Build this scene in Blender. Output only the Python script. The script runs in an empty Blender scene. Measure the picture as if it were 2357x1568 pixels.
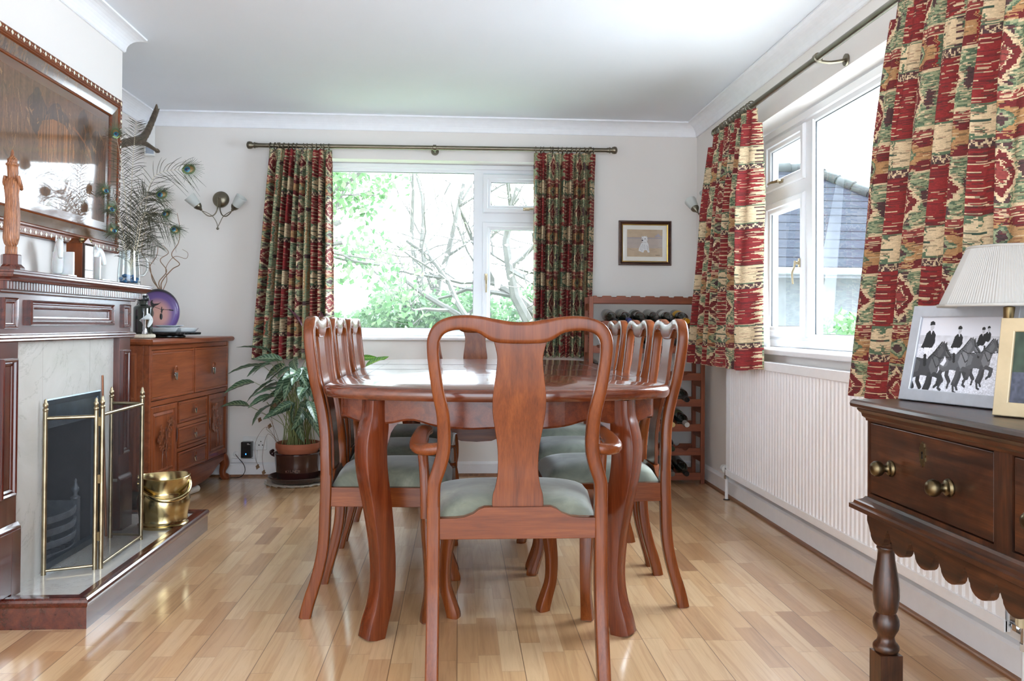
import bpy, bmesh, math, random
import numpy as np
from mathutils import Vector, Matrix, Euler

# ---------------------------------------------------------------- camera, sky, exposure
SC = bpy.context.scene
COL = SC.collection
PI = math.pi
cam_d = bpy.data.cameras.new('camera')
cam = bpy.data.objects.new('camera', cam_d)
COL.objects.link(cam)
SC.camera = cam
YAW, PITCH, ROLL = .064, .0109, .0067
fw = Vector((math.sin(YAW) * math.cos(PITCH), math.cos(YAW) * math.cos(PITCH), math.sin(PITCH)))
r0 = Vector((math.cos(YAW), -math.sin(YAW), 0))
u0 = r0.cross(fw)
rt = r0 * math.cos(ROLL) + u0 * math.sin(ROLL)
up = -r0 * math.sin(ROLL) + u0 * math.cos(ROLL)
cam.matrix_world = Matrix(((rt.x, up.x, -fw.x, 0), (rt.y, up.y, -fw.y, 0), (rt.z, up.z, -fw.z, .947), (0, 0, 0, 1)))
cam_d.sensor_width = 36
cam_d.sensor_fit = 'HORIZONTAL'
cam_d.lens = 1900 / 2357 * 36
cam_d.shift_y = -(784 - 727.7) / 2357
cam_d.clip_start = .05
cam_d.clip_end = 200

W = bpy.data.worlds.new('overcast_sky')
SC.world = W
W.use_nodes = True
bg = W.node_tree.nodes['Background']
bg.inputs[0].default_value = (.78, .89, 1, 1)
# bright overcast, brightest to the right of the house where the hidden sun stands
_n = W.node_tree.nodes; _l = W.node_tree.links
_tc = _n.new('ShaderNodeTexCoord'); _dp = _n.new('ShaderNodeVectorMath'); _dp.operation = 'DOT_PRODUCT'
_dp.inputs[1].default_value = Vector((.86, -.10, .50)).normalized()
_mr = _n.new('ShaderNodeMapRange'); _mr.interpolation_type = 'SMOOTHSTEP'
_mr.inputs['From Min'].default_value = .1; _mr.inputs['From Max'].default_value = 1
_mr.inputs['To Min'].default_value = 3.6; _mr.inputs['To Max'].default_value = 9.5
_sx = _n.new('ShaderNodeSeparateXYZ'); _m2 = _n.new('ShaderNodeMapRange'); _mu = _n.new('ShaderNodeMath'); _mu.operation = 'MULTIPLY'
_m2.inputs['From Min'].default_value = -.9; _m2.inputs['From Max'].default_value = .95
_m2.inputs['To Min'].default_value = .5; _m2.inputs['To Max'].default_value = 1.45
_l.new(_tc.outputs['Generated'], _dp.inputs[0]); _l.new(_dp.outputs['Value'], _mr.inputs['Value'])
_l.new(_tc.outputs['Generated'], _sx.inputs[0]); _l.new(_sx.outputs[1], _m2.inputs['Value'])
_l.new(_mr.outputs[0], _mu.inputs[0]); _l.new(_m2.outputs[0], _mu.inputs[1]); _l.new(_mu.outputs[0], bg.inputs[1])
SC.view_settings.view_transform = 'Standard'
SC.view_settings.look = 'None'
SC.view_settings.gamma = 1
SC.view_settings.exposure = 1.62
SC.view_settings.use_curve_mapping = False
SC.cycles.max_bounces = 10
SC.cycles.diffuse_bounces = 6
SC.cycles.glossy_bounces = 4
SC.cycles.transmission_bounces = 8
SC.cycles.transparent_max_bounces = 24
SC.cycles.caustics_reflective = False
SC.cycles.caustics_refractive = False
SC.cycles.sample_clamp_indirect = 6
random.seed(7)
np.random.seed(7)


# ---------------------------------------------------------------- geometry helpers
def S(r, g, b):
    f = lambda c: (c / 255) / 12.92 if c / 255 <= .04045 else ((c / 255 + .055) / 1.055) ** 2.4
    return (f(r), f(g), f(b), 1)


def spl(P, n=8):
    """Catmull-Rom through rows of P (any number of columns)."""
    P = np.array(P, float)
    out = []
    for i in range(len(P) - 1):
        a = P[max(i - 1, 0)]; b = P[i]; c = P[i + 1]; d = P[min(i + 2, len(P) - 1)]
        for k in range(n):
            t = k / n
            out.append(.5 * ((2 * b) + (c - a) * t + (2 * a - 5 * b + 4 * c - d) * t * t + (3 * b - a - 3 * c + d) * t ** 3))
    out.append(P[-1])
    return np.array(out)


class G:
    def __init__(s):
        s.v = []; s.f = []; s.sm = []

    def add(s, V, F, smooth=False, xf=None):
        o = len(s.v)
        for p in V:
            if xf is not None:
                q = xf @ Vector(p); p = (q.x, q.y, q.z)
            s.v.append((float(p[0]), float(p[1]), float(p[2])))
        for f in F:
            s.f.append([o + i for i in f]); s.sm.append(smooth)
        return s

    def box(s, x0, x1, y0, y1, z0, z1, xf=None):
        return s.add([(x0, y0, z0), (x1, y0, z0), (x1, y1, z0), (x0, y1, z0), (x0, y0, z1), (x1, y0, z1), (x1, y1, z1), (x0, y1, z1)],
                     [(0, 3, 2, 1), (4, 5, 6, 7), (0, 1, 5, 4), (1, 2, 6, 5), (2, 3, 7, 6), (3, 0, 4, 7)], False, xf)

    def rings(s, R, closed=True, cap0=True, cap1=True, smooth=True, xf=None):
        """R: list of rings (equal point counts)."""
        n = len(R[0]); V = [p for r in R for p in r]; F = []
        for i in range(len(R) - 1):
            for j in range(n if closed else n - 1):
                k = (j + 1) % n
                F.append((i * n + j, i * n + k, (i + 1) * n + k, (i + 1) * n + j))
        s.add(V, F, smooth, xf)
        o = len(s.v) - len(V)
        if cap0: s.f.append([o + j for j in range(n)][::-1]); s.sm.append(False)
        if cap1: s.f.append([o + (len(R) - 1) * n + j for j in range(n)]); s.sm.append(False)
        return s

    def lathe(s, prof, n=24, c=(0, 0, 0), xf=None, cap=True, smooth=True):
        R = []
        for r, z in prof:
            R.append([(c[0] + r * math.cos(2 * PI * j / n), c[1] + r * math.sin(2 * PI * j / n), c[2] + z) for j in range(n)])
        return s.rings(R, True, cap, cap, smooth, xf)

    def tube(s, P, r, n=8, xf=None, cap=True, squash=1):
        P = [Vector(p) for p in P]
        rr = r if hasattr(r, '__len__') else [r] * len(P)
        R = []; N = None
        for i, p in enumerate(P):
            T = (P[min(i + 1, len(P) - 1)] - P[max(i - 1, 0)])
            if T.length < 1e-9: T = Vector((0, 0, 1))
            T.normalize()
            if N is None:
                a = Vector((0, 0, 1)) if abs(T.z) < .9 else Vector((1, 0, 0))
                N = (a - T * a.dot(T)).normalized()
            else:
                N = N - T * N.dot(T)
                N = N.normalized() if N.length > 1e-6 else Vector((1, 0, 0))
            B = T.cross(N)
            R.append([tuple(p + N * rr[i] * math.cos(2 * PI * j / n) + B * rr[i] * squash * math.sin(2 * PI * j / n)) for j in range(n)])
        return s.rings(R, True, cap, cap, True, xf)

    def ribbon(s, P, a, b, ref, n=14, p=2.6, xf=None):
        """Superellipse bar along P: half width a in the plane normal to ref, half depth b along ref."""
        P = [Vector(q) for q in P]; m = len(P)
        a = a if hasattr(a, '__len__') else [a] * m
        b = b if hasattr(b, '__len__') else [b] * m
        ref = Vector(ref).normalized(); R = []
        for i, q in enumerate(P):
            T = (P[min(i + 1, m - 1)] - P[max(i - 1, 0)]).normalized()
            I = T.cross(ref).normalized(); O = I.cross(T).normalized()
            ring = []
            for j in range(n):
                t = 2 * PI * (j + .5) / n; c, d = math.cos(t), math.sin(t)
                ring.append(tuple(q + I * a[i] * math.copysign(abs(c) ** (2 / p), c) + O * b[i] * math.copysign(abs(d) ** (2 / p), d)))
            R.append(ring)
        return s.rings(R, True, True, True, True, xf)

    def bar(s, P, a, b, ref, c=.22, xf=None):
        """Squared bar with chamfered arrises along P."""
        P = [Vector(q) for q in P]; m = len(P)
        a = a if hasattr(a, '__len__') else [a] * m
        b = b if hasattr(b, '__len__') else [b] * m
        ref = Vector(ref).normalized(); R = []; k = 1 - c
        for i, q in enumerate(P):
            T = (P[min(i + 1, m - 1)] - P[max(i - 1, 0)]).normalized()
            I = T.cross(ref).normalized(); O = I.cross(T).normalized()
            R.append([tuple(q + I * a[i] * x + O * b[i] * y) for x, y in ((1, -k), (1, k), (1 - c * .3, 1 - c * .3), (k, 1), (-k, 1), (-1 + c * .3, 1 - c * .3), (-1, k), (-1, -k), (-1 + c * .3, -1 + c * .3), (-k, -1), (k, -1), (1 - c * .3, -1 + c * .3))])
        return s.rings(R, True, True, True, True, xf)

    def prism(s, poly, a, b, plane='xz', xf=None, smooth=False):
        """Polygon extruded from a to b along the axis left over."""
        mk = {'xz': lambda p, t: (p[0], t, p[1]), 'yz': lambda p, t: (t, p[0], p[1]), 'xy': lambda p, t: (p[0], p[1], t)}[plane]
        n = len(poly)
        V = [mk(p, a) for p in poly] + [mk(p, b) for p in poly]
        F = [tuple(range(n))[::-1], tuple(range(n, 2 * n))] + [(j, (j + 1) % n, n + (j + 1) % n, n + j) for j in range(n)]
        s.add(V, F, smooth, xf)
        return s

    def frame(s, O, U, V, N, w, h, prof, cap=False, xf=None, back=False):
        """Mitred rectangle: prof = [(inset, height)], O = lower-left corner."""
        O, U, V, N = Vector(O), Vector(U), Vector(V), Vector(N)
        R = []
        for t, k in prof:
            R.append([tuple(O + U * x + V * y + N * k) for x, y in ((t, t), (w - t, t), (w - t, h - t), (t, h - t))])
        s.rings(R, True, back, cap, False, xf)
        return s

    def run(s, prof, p0, p1, out, k0=0, k1=0, upv=(0, 0, 1), xf=None):
        """Moulding: closed profile [(u, v)] pushed from p0 to p1; u along out, v along up; k = mitre at each end."""
        p0, p1, out, upv = Vector(p0), Vector(p1), Vector(out), Vector(upv)
        T = (p1 - p0).normalized()
        A = [tuple(p0 + out * u + upv * v + T * (k0 * u)) for u, v in prof]
        B = [tuple(p1 + out * u + upv * v + T * (k1 * u)) for u, v in prof]
        return s.rings([A, B], True, True, True, False, xf)

    def grid(s, pts, smooth=True, xf=None):
        R = len(pts); Cn = len(pts[0])
        V = [p for r in pts for p in r]
        F = [(i * Cn + j, i * Cn + j + 1, (i + 1) * Cn + j + 1, (i + 1) * Cn + j) for i in range(R - 1) for j in range(Cn - 1)]
        return s.add(V, F, smooth, xf)

    def ball(s, c, r, n=16, m=10, sq=(1, 1, 1), xf=None):
        R = []
        for i in range(1, m):
            t = PI * i / m
            R.append([(c[0] + sq[0] * r * math.sin(t) * math.cos(2 * PI * j / n), c[1] + sq[1] * r * math.sin(t) * math.sin(2 * PI * j / n), c[2] - sq[2] * r * math.cos(t)) for j in range(n)])
        return s.rings(R, True, True, True, True, xf)

    def build(s, name, m, parent=None, bevel=0, seg=2, world=True, sub=0, solid=0, fix=True, sharp=50):
        me = bpy.data.meshes.new(name)
        off = Vector((0, 0, 0))
        if parent is not None and world:
            r = parent
            while r.parent is not None: r = r.parent
            off = r.location
        me.from_pydata([(x - off.x, y - off.y, z - off.z) for x, y, z in s.v], [], s.f)
        if fix:
            b = bmesh.new(); b.from_mesh(me); bmesh.ops.recalc_face_normals(b, faces=b.faces); b.to_mesh(me); b.free()
        me.polygons.foreach_set('use_smooth', [True] * len(s.f) if (bevel or sub) else s.sm)
        o = bpy.data.objects.new(name, me)
        COL.objects.link(o)
        for q in (m if isinstance(m, (list, tuple)) else [m]):
            if q: me.materials.append(q)
        if any(s.sm) and not bevel and not sub:
            me.set_sharp_from_angle(angle=math.radians(sharp))
        if parent: o.parent = parent
        if solid:
            k = o.modifiers.new('solid', 'SOLIDIFY'); k.thickness = solid; k.offset = 0
        if bevel:
            k = o.modifiers.new('bevel', 'BEVEL'); k.width = bevel; k.segments = seg; k.limit_method = 'ANGLE'; k.angle_limit = math.radians(35); k.harden_normals = True
        if sub:
            k = o.modifiers.new('sub', 'SUBSURF'); k.levels = sub; k.render_levels = sub
        return o


def tag(o, label, cat, group=None, kind=None):
    o['label'] = label; o['category'] = cat
    if group: o['group'] = group
    if kind: o['kind'] = kind
    return o


def thing(name, label, cat, loc=(0, 0, 0), rz=0, group=None):
    o = bpy.data.objects.new(name, None)
    COL.objects.link(o)
    o.empty_display_size = .1
    o.location = loc; o.rotation_euler = (0, 0, rz)
    return tag(o, label, cat, group)


def struct(o):
    o['kind'] = 'structure'
    return o


def dup(root, loc=None, rz=None, label=None, group=None, rot=None, scale=None):
    def rec(o, par):
        c = o.copy(); COL.objects.link(c)
        if par: c.parent = par
        for k in list(o.children): rec(k, c)
        return c
    r = rec(root, None)
    if loc is not None: r.location = loc
    if rz is not None: r.rotation_euler = (0, 0, rz)
    if rot is not None: r.rotation_euler = rot
    if scale is not None: r.scale = scale
    if label: r['label'] = label
    if group: r['group'] = group
    return r


def col_attr(o, rgb):
    """One colour per face, rgb = (faces, 3) linear."""
    me = o.data
    a = me.color_attributes.new('pattern', 'FLOAT_COLOR', 'CORNER')
    n = np.zeros(len(me.polygons), int); me.polygons.foreach_get('loop_total', n)
    c = np.repeat(np.concatenate([rgb, np.ones((len(rgb), 1))], 1), n, 0)
    a.data.foreach_set('color', c.astype(np.float32).ravel())


# ---------------------------------------------------------------- materials
class N:
    def __init__(s, name):
        s.m = bpy.data.materials.new(name); s.m.use_nodes = True
        s.t = s.m.node_tree; s.b = s.t.nodes['Principled BSDF']; s.out = s.t.nodes['Material Output']

    def n(s, typ, **k):
        q = s.t.nodes.new('ShaderNode' + typ)
        for a, b in k.items():
            if a.startswith('i_'):
                q.inputs[int(a[2:]) if a[2:].isdigit() else a[2:].replace('_', ' ')].default_value = b
            else: setattr(q, a, b)
        return q

    def l(s, a, b): s.t.links.new(a, b)

    def math(s, op, a, b=None, c=None):
        q = s.n('Math', operation=op)
        for i, x in enumerate((a, b, c)):
            if x is None: continue
            if isinstance(x, (int, float)): q.inputs[i].default_value = x
            else: s.l(x, q.inputs[i])
        return q.outputs[0]

    def mix(s, f, a, b, typ='MIX'):
        q = s.n('Mix', data_type='RGBA', blend_type=typ)
        for i, x in ((0, f), (6, a), (7, b)):
            if isinstance(x, (int, float)): q.inputs[i].default_value = x
            elif isinstance(x, tuple): q.inputs[i].default_value = x
            else: s.l(x, q.inputs[i])
        return q.outputs[2]

    def ramp(s, f, st):
        q = s.n('ValToRGB'); e = q.color_ramp.elements
        while len(e) < len(st): e.new(.5)
        for x, (p, c) in zip(e, st): x.position = p; x.color = c
        s.l(f, q.inputs[0])
        return q.outputs[0]

    def coord(s, scale=(1, 1, 1), rot=(0, 0, 0), kind='Object'):
        t = s.n('TexCoord'); m = s.n('Mapping')
        m.inputs['Scale'].default_value = scale; m.inputs['Rotation'].default_value = rot
        s.l(t.outputs[kind], m.inputs[0])
        return m.outputs[0]

    def noise(s, vec, scale=5, det=4, rough=.55, dist=0):
        q = s.n('TexNoise'); q.inputs['Scale'].default_value = scale; q.inputs['Detail'].default_value = det
        q.inputs['Roughness'].default_value = rough; q.inputs['Distortion'].default_value = dist
        s.l(vec, q.inputs['Vector'])
        return q.outputs['Fac']

    def bump(s, h, k=.1, d=.002):
        q = s.n('Bump'); q.inputs['Strength'].default_value = k; q.inputs['Distance'].default_value = d
        s.l(h, q.inputs['Height']); s.l(q.outputs[0], s.b.inputs['Normal'])

    def set(s, **k):
        for a, v in k.items():
            i = s.b.inputs[a.replace('_', ' ')]
            if hasattr(v, 'node'): s.l(v, i)
            else: i.default_value = v
        return s.m


def plain(name, c, rough=.5, metal=0, var=.12, scale=20, coat=0, bump=0, **k):
    q = N(name); v = q.coord()
    f = q.noise(v, scale, 3)
    d = tuple(x * (1 - var) for x in c[:3]) + (1,); e = tuple(min(1, x * (1 + var)) for x in c[:3]) + (1,)
    if bump: q.bump(f, bump)
    return q.set(Base_Color=q.ramp(f, [(.3, d), (.7, e)]), Roughness=rough, Metallic=metal, Coat_Weight=coat, Coat_Roughness=.08, **k)


def wood(name, dark, mid, light, axis='z', rough=.3, coat=.4, sc=1, fig=.5, spec=.5, mottle=0):
    """Straight-grained polished wood; axis = direction of the grain."""
    q = N(name)
    k = {'x': (1.2, 14, 14), 'y': (14, 1.2, 14), 'z': (14, 14, 1.2)}[axis]
    v = q.coord(tuple(a * sc for a in k))
    a = q.noise(v, 2.2, 5, .6, .6)
    k2 = tuple(x * 6 if x > 3 else x * 3 for x in k)
    f = q.noise(q.coord(tuple(a * sc for a in k2)), 3.2, 3, .6)
    base = q.ramp(a, [(.28, dark), (.5, mid), (.74, light)])
    fine = q.ramp(f, [(.3, (.55, .5, .48, 1)), (.62, (1, 1, 1, 1))])
    q.bump(f, .04, .001)
    if mottle:
        g = q.noise(q.coord((7, 7, 7)), 1.6, 5, .65, 1.0)
        base = q.mix(mottle, base, q.ramp(g, [(.3, (.32, .26, .24, 1)), (.55, (1, 1, 1, 1)), (.75, (1.5, 1.25, 1.05, 1))]), 'MULTIPLY')
    return q.set(Base_Color=q.mix(fig, base, fine, 'MULTIPLY'), Roughness=rough, Coat_Weight=coat, Coat_Roughness=.1, Specular_IOR_Level=spec)


MH = {a: wood('mahogany_' + a, S(92, 43, 17), S(112, 55, 22), S(130, 69, 30), a, .24, .06, spec=.32) for a in 'xyz'}      # chairs and table
MT = {a: wood('table_mahogany_' + a, S(80, 33, 16), S(101, 45, 21), S(120, 58, 30), a, .2, .12, spec=.4) for a in 'xyz'}   # table frame
MD = {a: wood('dark_mahogany_' + a, S(54, 19, 13), S(78, 30, 20), S(100, 44, 29), a, .22, .6) for a in 'xyz'}   # fire surround
RW = {a: wood('rosewood_' + a, S(104, 50, 24), S(128, 66, 36), S(148, 82, 48), a, .28, .06, spec=.3) for a in 'xyz'}     # carved cabinet
OK_ = {a: wood('old_oak_' + a, S(30, 19, 14), S(66, 37, 22), S(108, 62, 33), a, .36, .25, .8, .9, mottle=.6) for a in 'xyz'}  # oak side table
PN = {a: wood('stained_pine_' + a, S(104, 48, 26), S(130, 65, 36), S(150, 82, 48), a, .5, .05, 1, .35) for a in 'xyz'}  # wine rack


def wall_mat(name, c):
    q = N(name); v = q.coord()
    f = q.noise(v, 1.1, 3); h = q.noise(v, 260, 2)
    q.bump(h, .05, .001)
    return q.set(Base_Color=q.ramp(f, [(.3, tuple(x * .96 for x in c[:3]) + (1,)), (.7, c)]), Roughness=.75)


M_WALL = wall_mat('wall_paint', S(228, 224, 220))
M_CEIL = wall_mat('ceiling_paint', S(229, 234, 241))
M_COVE = plain('coving_plaster', S(236, 238, 242), .55, 0, .02)
M_TRIM = plain('white_gloss_paint', S(232, 232, 234), .3, 0, .02)
M_PVC = plain('white_upvc', S(226, 229, 233), .22, 0, .015, 3)
M_RAD = plain('radiator_enamel', S(236, 235, 236), .35, 0, .02)
M_WPLAS = plain('white_plastic', S(226, 226, 224), .35, 0, .02)
M_BLACK = plain('black_plastic', S(16, 16, 18), .25, 0, .1)
M_BRASS = plain('pale_brass', S(160, 146, 120), .32, 1, .3, 22)
M_BUCK = plain('bucket_brass', S(200, 180, 132), .2, 1, .16, 10)
M_BRASSD = plain('aged_brass', S(132, 114, 82), .3, 1, .25, 14)
M_ANTIQ = plain('antique_brass', S(122, 115, 100), .32, 1, .15, 12)
M_GOLD = plain('gilt_edge', S(190, 156, 82), .3, 1, .1)
M_STEEL = plain('brushed_steel', S(184, 188, 196), .38, .35, .05, 40)
M_CHROME = plain('chrome', S(205, 206, 208), .12, 1, .04)
M_IRON = plain('cast_iron', S(104, 110, 118), .45, .4, .2, 30, 0, .15)
M_SOOT = plain('soot', S(30, 30, 33), .8, 0, .35, 14, 0, .3)
M_PAPER = plain('white_card', S(232, 228, 220), .8, 0, .02)
M_ONYX = plain('pale_onyx', S(232, 234, 235), .18, 0, .06, 26, .4, 0, Transmission_Weight=.25, Subsurface_Weight=.2)


def glass_mat(name, tint=(1, 1, 1, 1), gloss=.10):
    """Thin clear sheet: see-through with a weak mirror."""
    q = N(name)
    q.t.nodes.remove(q.b)
    t = q.n('BsdfTransparent'); t.inputs[0].default_value = tint
    g = q.n('BsdfGlossy'); g.inputs['Roughness'].default_value = .02
    fr = q.n('Fresnel'); fr.inputs[0].default_value = 1.45
    m = q.n('MixShader')
    ge = q.n('NewGeometry')
    q.l(q.math('MULTIPLY', q.math('MULTIPLY', fr.outputs[0], gloss * 10), q.math('SUBTRACT', 1, ge.outputs['Backfacing'])), m.inputs[0]); q.l(t.outputs[0], m.inputs[1]); q.l(g.outputs[0], m.inputs[2])
    q.l(m.outputs[0], q.out.inputs[0])
    return q.m


M_PANE = glass_mat('window_glass', (.98, .99, .99, 1))
M_CLEAR = glass_mat('clear_glass', (.90, .93, .93, 1), .28)
q = N('frosted_glass')
M_FROST = q.set(Base_Color=S(226, 230, 226), Roughness=.35, Transmission_Weight=.35, Subsurface_Weight=.0, IOR=1.3)
q = N('dark_bottle_glass')
M_BOTTLE = q.set(Base_Color=(.012, .016, .012, 1), Roughness=.08, Coat_Weight=.5)


def painted(name, rough=.6, fleece=0, **k):
    """Colour taken from the woven or printed pattern of the mesh itself."""
    q = N(name)
    a = q.n('VertexColor', layer_name='pattern')
    c = a.outputs[0]
    if fleece:
        v = q.coord((220, 220, 700)); f = q.noise(v, 1, 2)
        c = q.mix(1.0, c, q.ramp(f, [(.25, (.72, .72, .72, 1)), (.75, (1.08, 1.06, 1.04, 1))]), 'MULTIPLY')
        q.bump(f, .25, .001)
    return q.set(Base_Color=c, Roughness=rough, **k)


M_CLOTH = painted('kilim_curtain_fabric', .85, 1)
M_PRINT = painted('printed_picture', .5)
M_LEAF = painted('variegated_leaf', .32)


def translucent(name, c, k=.6):
    q = N(name); tr = q.n('BsdfTranslucent'); tr.inputs[0].default_value = c; mx = q.n('MixShader'); mx.inputs[0].default_value = k
    q.set(Base_Color=c, Roughness=.9); q.l(q.b.outputs[0], mx.inputs[1]); q.l(tr.outputs[0], mx.inputs[2]); q.l(mx.outputs[0], q.out.inputs[0])
    return q.m


# parquet: three-strip beech boards running away from the camera
q = N('beech_parquet')
tc = q.n('TexCoord'); sx = q.n('SeparateXYZ'); q.l(tc.outputs['Object'], sx.inputs[0])
SW = .062
row = q.math('FLOOR', q.math('DIVIDE', sx.outputs[0], SW))
wn = q.n('TexWhiteNoise', noise_dimensions='1D'); q.l(row, wn.inputs['W'])
yy = q.math('ADD', q.math('DIVIDE', sx.outputs[1], .30), q.math('MULTIPLY', wn.outputs[0], 7.3))
cell = q.math('FLOOR', yy)
wn2 = q.n('TexWhiteNoise', noise_dimensions='2D'); cb = q.n('CombineXYZ'); q.l(row, cb.inputs[0]); q.l(cell, cb.inputs[1]); q.l(cb.outputs[0], wn2.inputs['Vector'])
tone = q.ramp(wn2.outputs[0], [(0, S(166, 124, 87)), (.08, S(190, 149, 107)), (.45, S(205, 166, 122)), (.8, S(215, 182, 142)), (1, S(180, 136, 94))])
gv = q.n('Vector' + 'Math', operation='ADD'); cb2 = q.n('CombineXYZ'); q.l(q.math('MULTIPLY', wn2.outputs[0], 9), cb2.inputs[0]); q.l(q.math('MULTIPLY', row, 1.7), cb2.inputs[1])
q.l(q.coord((30, 1.6, 1)), gv.inputs[0]); q.l(cb2.outputs[0], gv.inputs[1])
gr = q.noise(gv.outputs[0], 1.6, 5, .62, .8)
tone = q.mix(.6, tone, q.ramp(gr, [(.25, S(196, 176, 158)), (.55, (1, 1, 1, 1)), (.8, S(236, 226, 214))]), 'MULTIPLY')
fx = q.math('FRACT', q.math('DIVIDE', sx.outputs[0], SW * 3)); fs = q.math('FRACT', q.math('DIVIDE', sx.outputs[0], SW)); fy = q.math('FRACT', yy)
board = q.math('LESS_THAN', fx, .014); strip = q.math('LESS_THAN', fs, .02); end = q.math('LESS_THAN', fy, .006)
line = q.math('MAXIMUM', q.math('MULTIPLY', board, .75), q.math('MAXIMUM', q.math('MULTIPLY', strip, .22), q.math('MULTIPLY', end, .45)))
tone = q.mix(line, tone, S(92, 62, 40))
rg = q.ramp(q.noise(q.coord((1, 1, 1)), 3.5, 2), [(.3, (.32, .32, .32, 1)), (.7, (.42, .42, .42, 1))])
q.bump(q.math('SUBTRACT', q.math('MULTIPLY', gr, .15), line), .06, .002)
M_FLOOR = q.set(Base_Color=tone, Roughness=rg, Coat_Weight=1, Coat_Roughness=.13)

# cream marble
q = N('cream_marble'); v = q.coord()
f1 = q.noise(v, 3, 6, .6, 1.2); f2 = q.noise(v, 2.2, 8, .65, 2.2)
vein = q.ramp(q.math('ABSOLUTE', q.math('SUBTRACT', f2, .5)), [(0, (.72, .70, .68, 1)), (.012, (1, 1, 1, 1))])
M_MARBLE = q.set(Base_Color=q.mix(.6, q.ramp(f1, [(.3, S(184, 181, 174)), (.7, S(202, 200, 196))]), vein, 'MULTIPLY'), Roughness=.12)

# sage velvet
q = N('sage_velvet'); f = q.noise(q.coord(), 9, 5, .6, .8)
M_VELVET = q.set(Base_Color=q.ramp(f, [(.3, S(88, 91, 80)), (.55, S(116, 119, 104)), (.75, S(140, 142, 126))]), Roughness=.8, Sheen_Weight=.5, Sheen_Roughness=.4)

# ---------------------------------------------------------------- the room shell
XR, XL, XC, YB, ZC = 1.52, -1.945, -1.516, 5.215, 2.245
struct(G().box(-2.1, 1.75, -1.4, 5.45, -.12, 0).build('floor', M_FLOOR))
struct(G().box(-2.1, 1.75, -1.1, 5.45, ZC, ZC + .12).build('ceiling', M_CEIL))
g = G()
WX0, WX1, WZ0, WZ1 = -1.0, .72, .845, 1.983
g.box(XL - .15, WX0, YB, YB + .2, 0, ZC).box(WX1, XR + .2, YB, YB + .2, 0, ZC).box(WX0, WX1, YB, YB + .2, 0, WZ0).box(WX0, WX1, YB, YB + .2, WZ1, ZC)
struct(g.build('wall_back', M_WALL))
VY0, VY1, VZ0, VZ1 = 2.08, 4.36, .815, 1.977
g = G().box(XR, XR + .2, -1.1, VY0, 0, ZC).box(XR, XR + .2, VY1, YB, 0, ZC).box(XR, XR + .2, VY0, VY1, 0, VZ0).box(XR, XR + .2, VY0, VY1, VZ1, ZC)
struct(g.build('wall_right', M_WALL))
struct(G().box(XL - .15, XL, -1.1, YB, 0, ZC).build('wall_left', M_WALL))
FY0, FY1, FZ = 2.95, 3.38, .665
g = G().box(XL, XC, 2.42, FY0, 0, ZC).box(XL, XC, FY1, 3.796, 0, ZC).box(XL, XC, FY0, FY1, FZ, ZC).box(XL, -1.86, FY0, FY1, 0, FZ)
struct(g.build('wall_chimney', M_WALL))

cp = [(0, 0), (0, -.084), (.007, -.084), (.009, -.078)]
for i in range(9):
    a = PI * (i / 8) / 2
    cp.append((.083 - .072 * math.cos(a), -.081 + .070 * math.sin(a)))
cp += [(.078, -.007), (.080, 0)]


def coving(n, p0, p1, out, k0, k1):
    struct(G().run(cp, (*p0, ZC), (*p1, ZC), out, k0, k1).build('trim_%d' % n, M_COVE))


coving(1, (XL, YB), (XR, YB), (0, -1, 0), 1, -1)
coving(2, (XR, -1.1), (XR, YB), (-1, 0, 0), 0, -1)
coving(3, (XL, 3.796), (XL, YB), (1, 0, 0), 1, -1)
coving(4, (XC, 2.42), (XC, 3.796), (1, 0, 0), -1, 1)
coving(5, (XL, 3.796), (XC, 3.796), (0, 1, 0), 1, 1)
coving(6, (XL, 2.42), (XC, 2.42), (0, -1, 0), 1, 1)
coving(7, (XL, -1.1), (XL, 2.42), (1, 0, 0), 0, -1)
sk = [(0, 0), (.018, 0), (.018, .072), (.012, .080), (0, .086)]
qr = [(0, 0), (.014, 0), (.0125, .006), (.009, .0105), (0, .014)]
M_QR = wood('trim_oak', S(104, 66, 42), S(136, 92, 60), S(156, 110, 76), 'y', .35, .2)
for nm, p0, p1, out in (('back', (XL, YB), (XR, YB), (0, -1, 0)), ('right', (XR, -1.1), (XR, YB), (-1, 0, 0)), ('left', (XL, 3.8), (XL, YB), (1, 0, 0))):
    h = 1.16 if nm == 'right' else 1
    o = struct(G().run([(u, v * h) for u, v in sk], (*p0, 0), (*p1, 0), out, 1 if nm != 'right' else 0, -1).build('baseboard_' + nm, M_TRIM))
    ov = Vector(out) * .018
    a, b = Vector((*p0, 0)) + ov, Vector((*p1, 0)) + ov
    d = (b - a).normalized()
    if nm != 'right': a += d * .018
    b -= d * .018
    struct(G().run(qr, a, b, out, 1 if nm != 'right' else 0, -1).build('trim_%d' % {'back': 8, 'right': 9, 'left': 10}[nm], M_QR))

# ---------------------------------------------------------------- windows
M_SEAL = plain('black_gasket', S(40, 44, 48), .6)


def pvc(g, O, U, V, N, w, h, f=.055, d=.03):
    p = [(0, -d), (0, d * .7), (.006, d), (f * .55, d), (f * .62, d * .72), (f * .9, d * .55), (f, d * .35), (f, -d), (0, -d)]
    return g.frame(O, U, V, N, w, h, p)


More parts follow.
